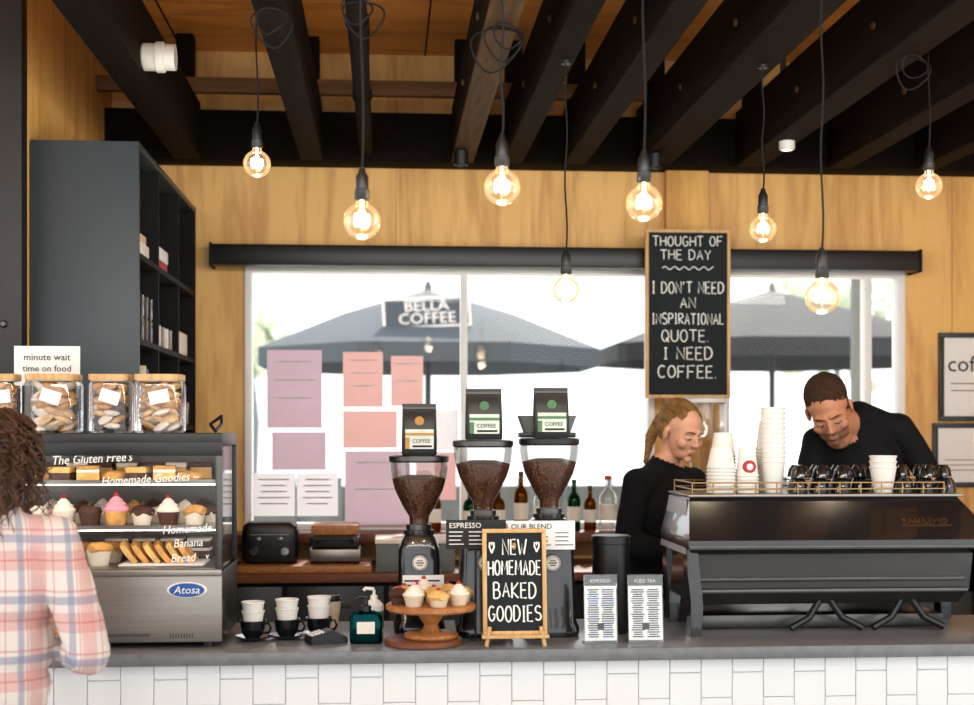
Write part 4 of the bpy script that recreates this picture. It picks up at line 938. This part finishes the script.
# ================================================================ EXTERIOR
b = MB('patio_ground'); b.box(-14, 16, BW+.16, 30, -.12, -.02, M_paving); b.done()
def umbrella(cx, cy, r, za, ze, m, banner=None):
    b = MB('patio_umbrella'); n = 8; ph = math.pi/8
    ring = lambda rr, z: [(cx+rr*math.cos(ph+i*2*math.pi/n), cy+rr*math.sin(ph+i*2*math.pi/n), z) for i in range(n)]
    b.loft([ring(.03, za), ring(r*.5, za-(za-ze)*.42), ring(r, ze), ring(r, ze-.16)], m, cap=False)
    b.lathe([(0, .1), (.03, .06), (.04, 0), (.02, -.02)], (cx, cy, za), M_black, 10)
    b.tube([(cx, cy, 0), (cx, cy, za)], .03, M_black, 10); b.lathe([(0, 0), (.35, 0), (.35, .06), (.05, .1), (0, .1)], (cx, cy, -.02), M_fence, 20)
    for i in range(n): a = ph+i*2*math.pi/n; b.tube([(cx, cy, za-.05), (cx+r*math.cos(a), cy+r*math.sin(a), ze-.01)], .012, M_black, 5)
    if banner:
        M = T(cx-.04, cy-r*.72, za-(za-ze)*.72-.02) @ R(-3, 'Y') @ R(72, 'X')
        b.box(-.37, .37, 0, .27, -.004, .004, M_white, M=M); b.box(-.35, .35, .015, .255, .004, .006, m, M=M)
        b.text('BELLA', .14, M_white, M @ T(0, .19, .008)); b.text('COFFEE', .14, M_white, M @ T(0, .075, .008))
        for s_ in (-1, 1): b.tube([M @ Vector((s_*.3, .2, 0)), (cx-.02+s_*.2, cy-r*.45, za-(za-ze)*.42)], .01, M_black, 5)
    b.done()
umbrella(gx(428, 12.5), 12.5, 1.62, gz(428, 290, 12.5), gz(428, 352, 12.5), M_umb1, True)
umbrella(gx(772, 12.8), 12.8, 1.75, gz(772, 291, 12.8), gz(772, 348, 12.8), M_umb2)
b = MB('patio_fence')
b.box(-6, 9, 15.0, 15.06, -.02, 1.0, M_fence)
for i in range(31): b.box(-6+.5*i-.03, -6+.5*i+.03, 14.95, 15.0, -.02, 1.1, M_fence)
b.done()
def tree(cx, cy, h, r):
    b = MB('tree'); b.tube([(cx, cy, -.02), (cx+.1, cy, h*.4), (cx, cy, h*.7)], [.12, .08, .05], M_fence, 8)
    for k in range(120):
        v = Vector((random.gauss(0, 1), random.gauss(0, 1), random.gauss(0, 1))).normalized()*random.uniform(.3, 1)*r
        b.ell((cx+v.x, cy+v.y, h*.75+v.z*.8), (random.uniform(.06, .2),)*3, M_leaf, 1, jit=.5)
    b.done()
tree(gx(835, 24), 24, 4.6, 1.6); tree(gx(250, 26), 26, 4.4, .8)
b = MB('patio_post'); x = gx(858, 9.5); b.box(x-.04, x+.04, 9.45, 9.55, -.02, 3.2, M_fence, .005); b.box(x-.09, x+.09, 9.41, 9.59, -.02, .02, M_black); b.done()

# ================================================================ LIGHT, WORLD, CAMERA
w = bpy.data.worlds.new('sky'); sc.world = w; w.use_nodes = True
bg = w.node_tree.nodes['Background']; bg.inputs[0].default_value = (.95, .98, 1, 1); bg.inputs[1].default_value = 2.15
l = bpy.data.lights.new('sun', 'SUN'); l.energy = 4.5; l.angle = math.radians(3); l.color = (1, .95, .87)
o = bpy.data.objects.new('sun', l); o.rotation_euler = (math.radians(-42), math.radians(12), 0); COL.objects.link(o)
# added fill lamp, out of view, to brighten the ceiling from the customer side
l = bpy.data.lights.new('ceiling_fill_light', 'AREA'); l.shape = 'RECTANGLE'; l.size = 5.0; l.size_y = .3; l.energy = 90; l.color = (1, .95, .86)
o = bpy.data.objects.new('ceiling_fill_light', l); o.location = (.9, 2.3, 2.82); o.rotation_euler = (math.radians(180-58), 0, 0); COL.objects.link(o)
cam = bpy.data.cameras.new('camera'); co = bpy.data.objects.new('camera', cam); COL.objects.link(co)
co.location = (0, 0, CH); co.rotation_euler = (math.pi/2, 0, -TH)
cam.sensor_width = 36; cam.lens = F/974*36; cam.shift_y = 77.5/974
cam.dof.use_dof = True; cam.dof.focus_distance = 4.8; cam.dof.aperture_fstop = 2.2
sc.camera = co
sc.view_settings.view_transform = 'Standard'; sc.view_settings.look = 'None'
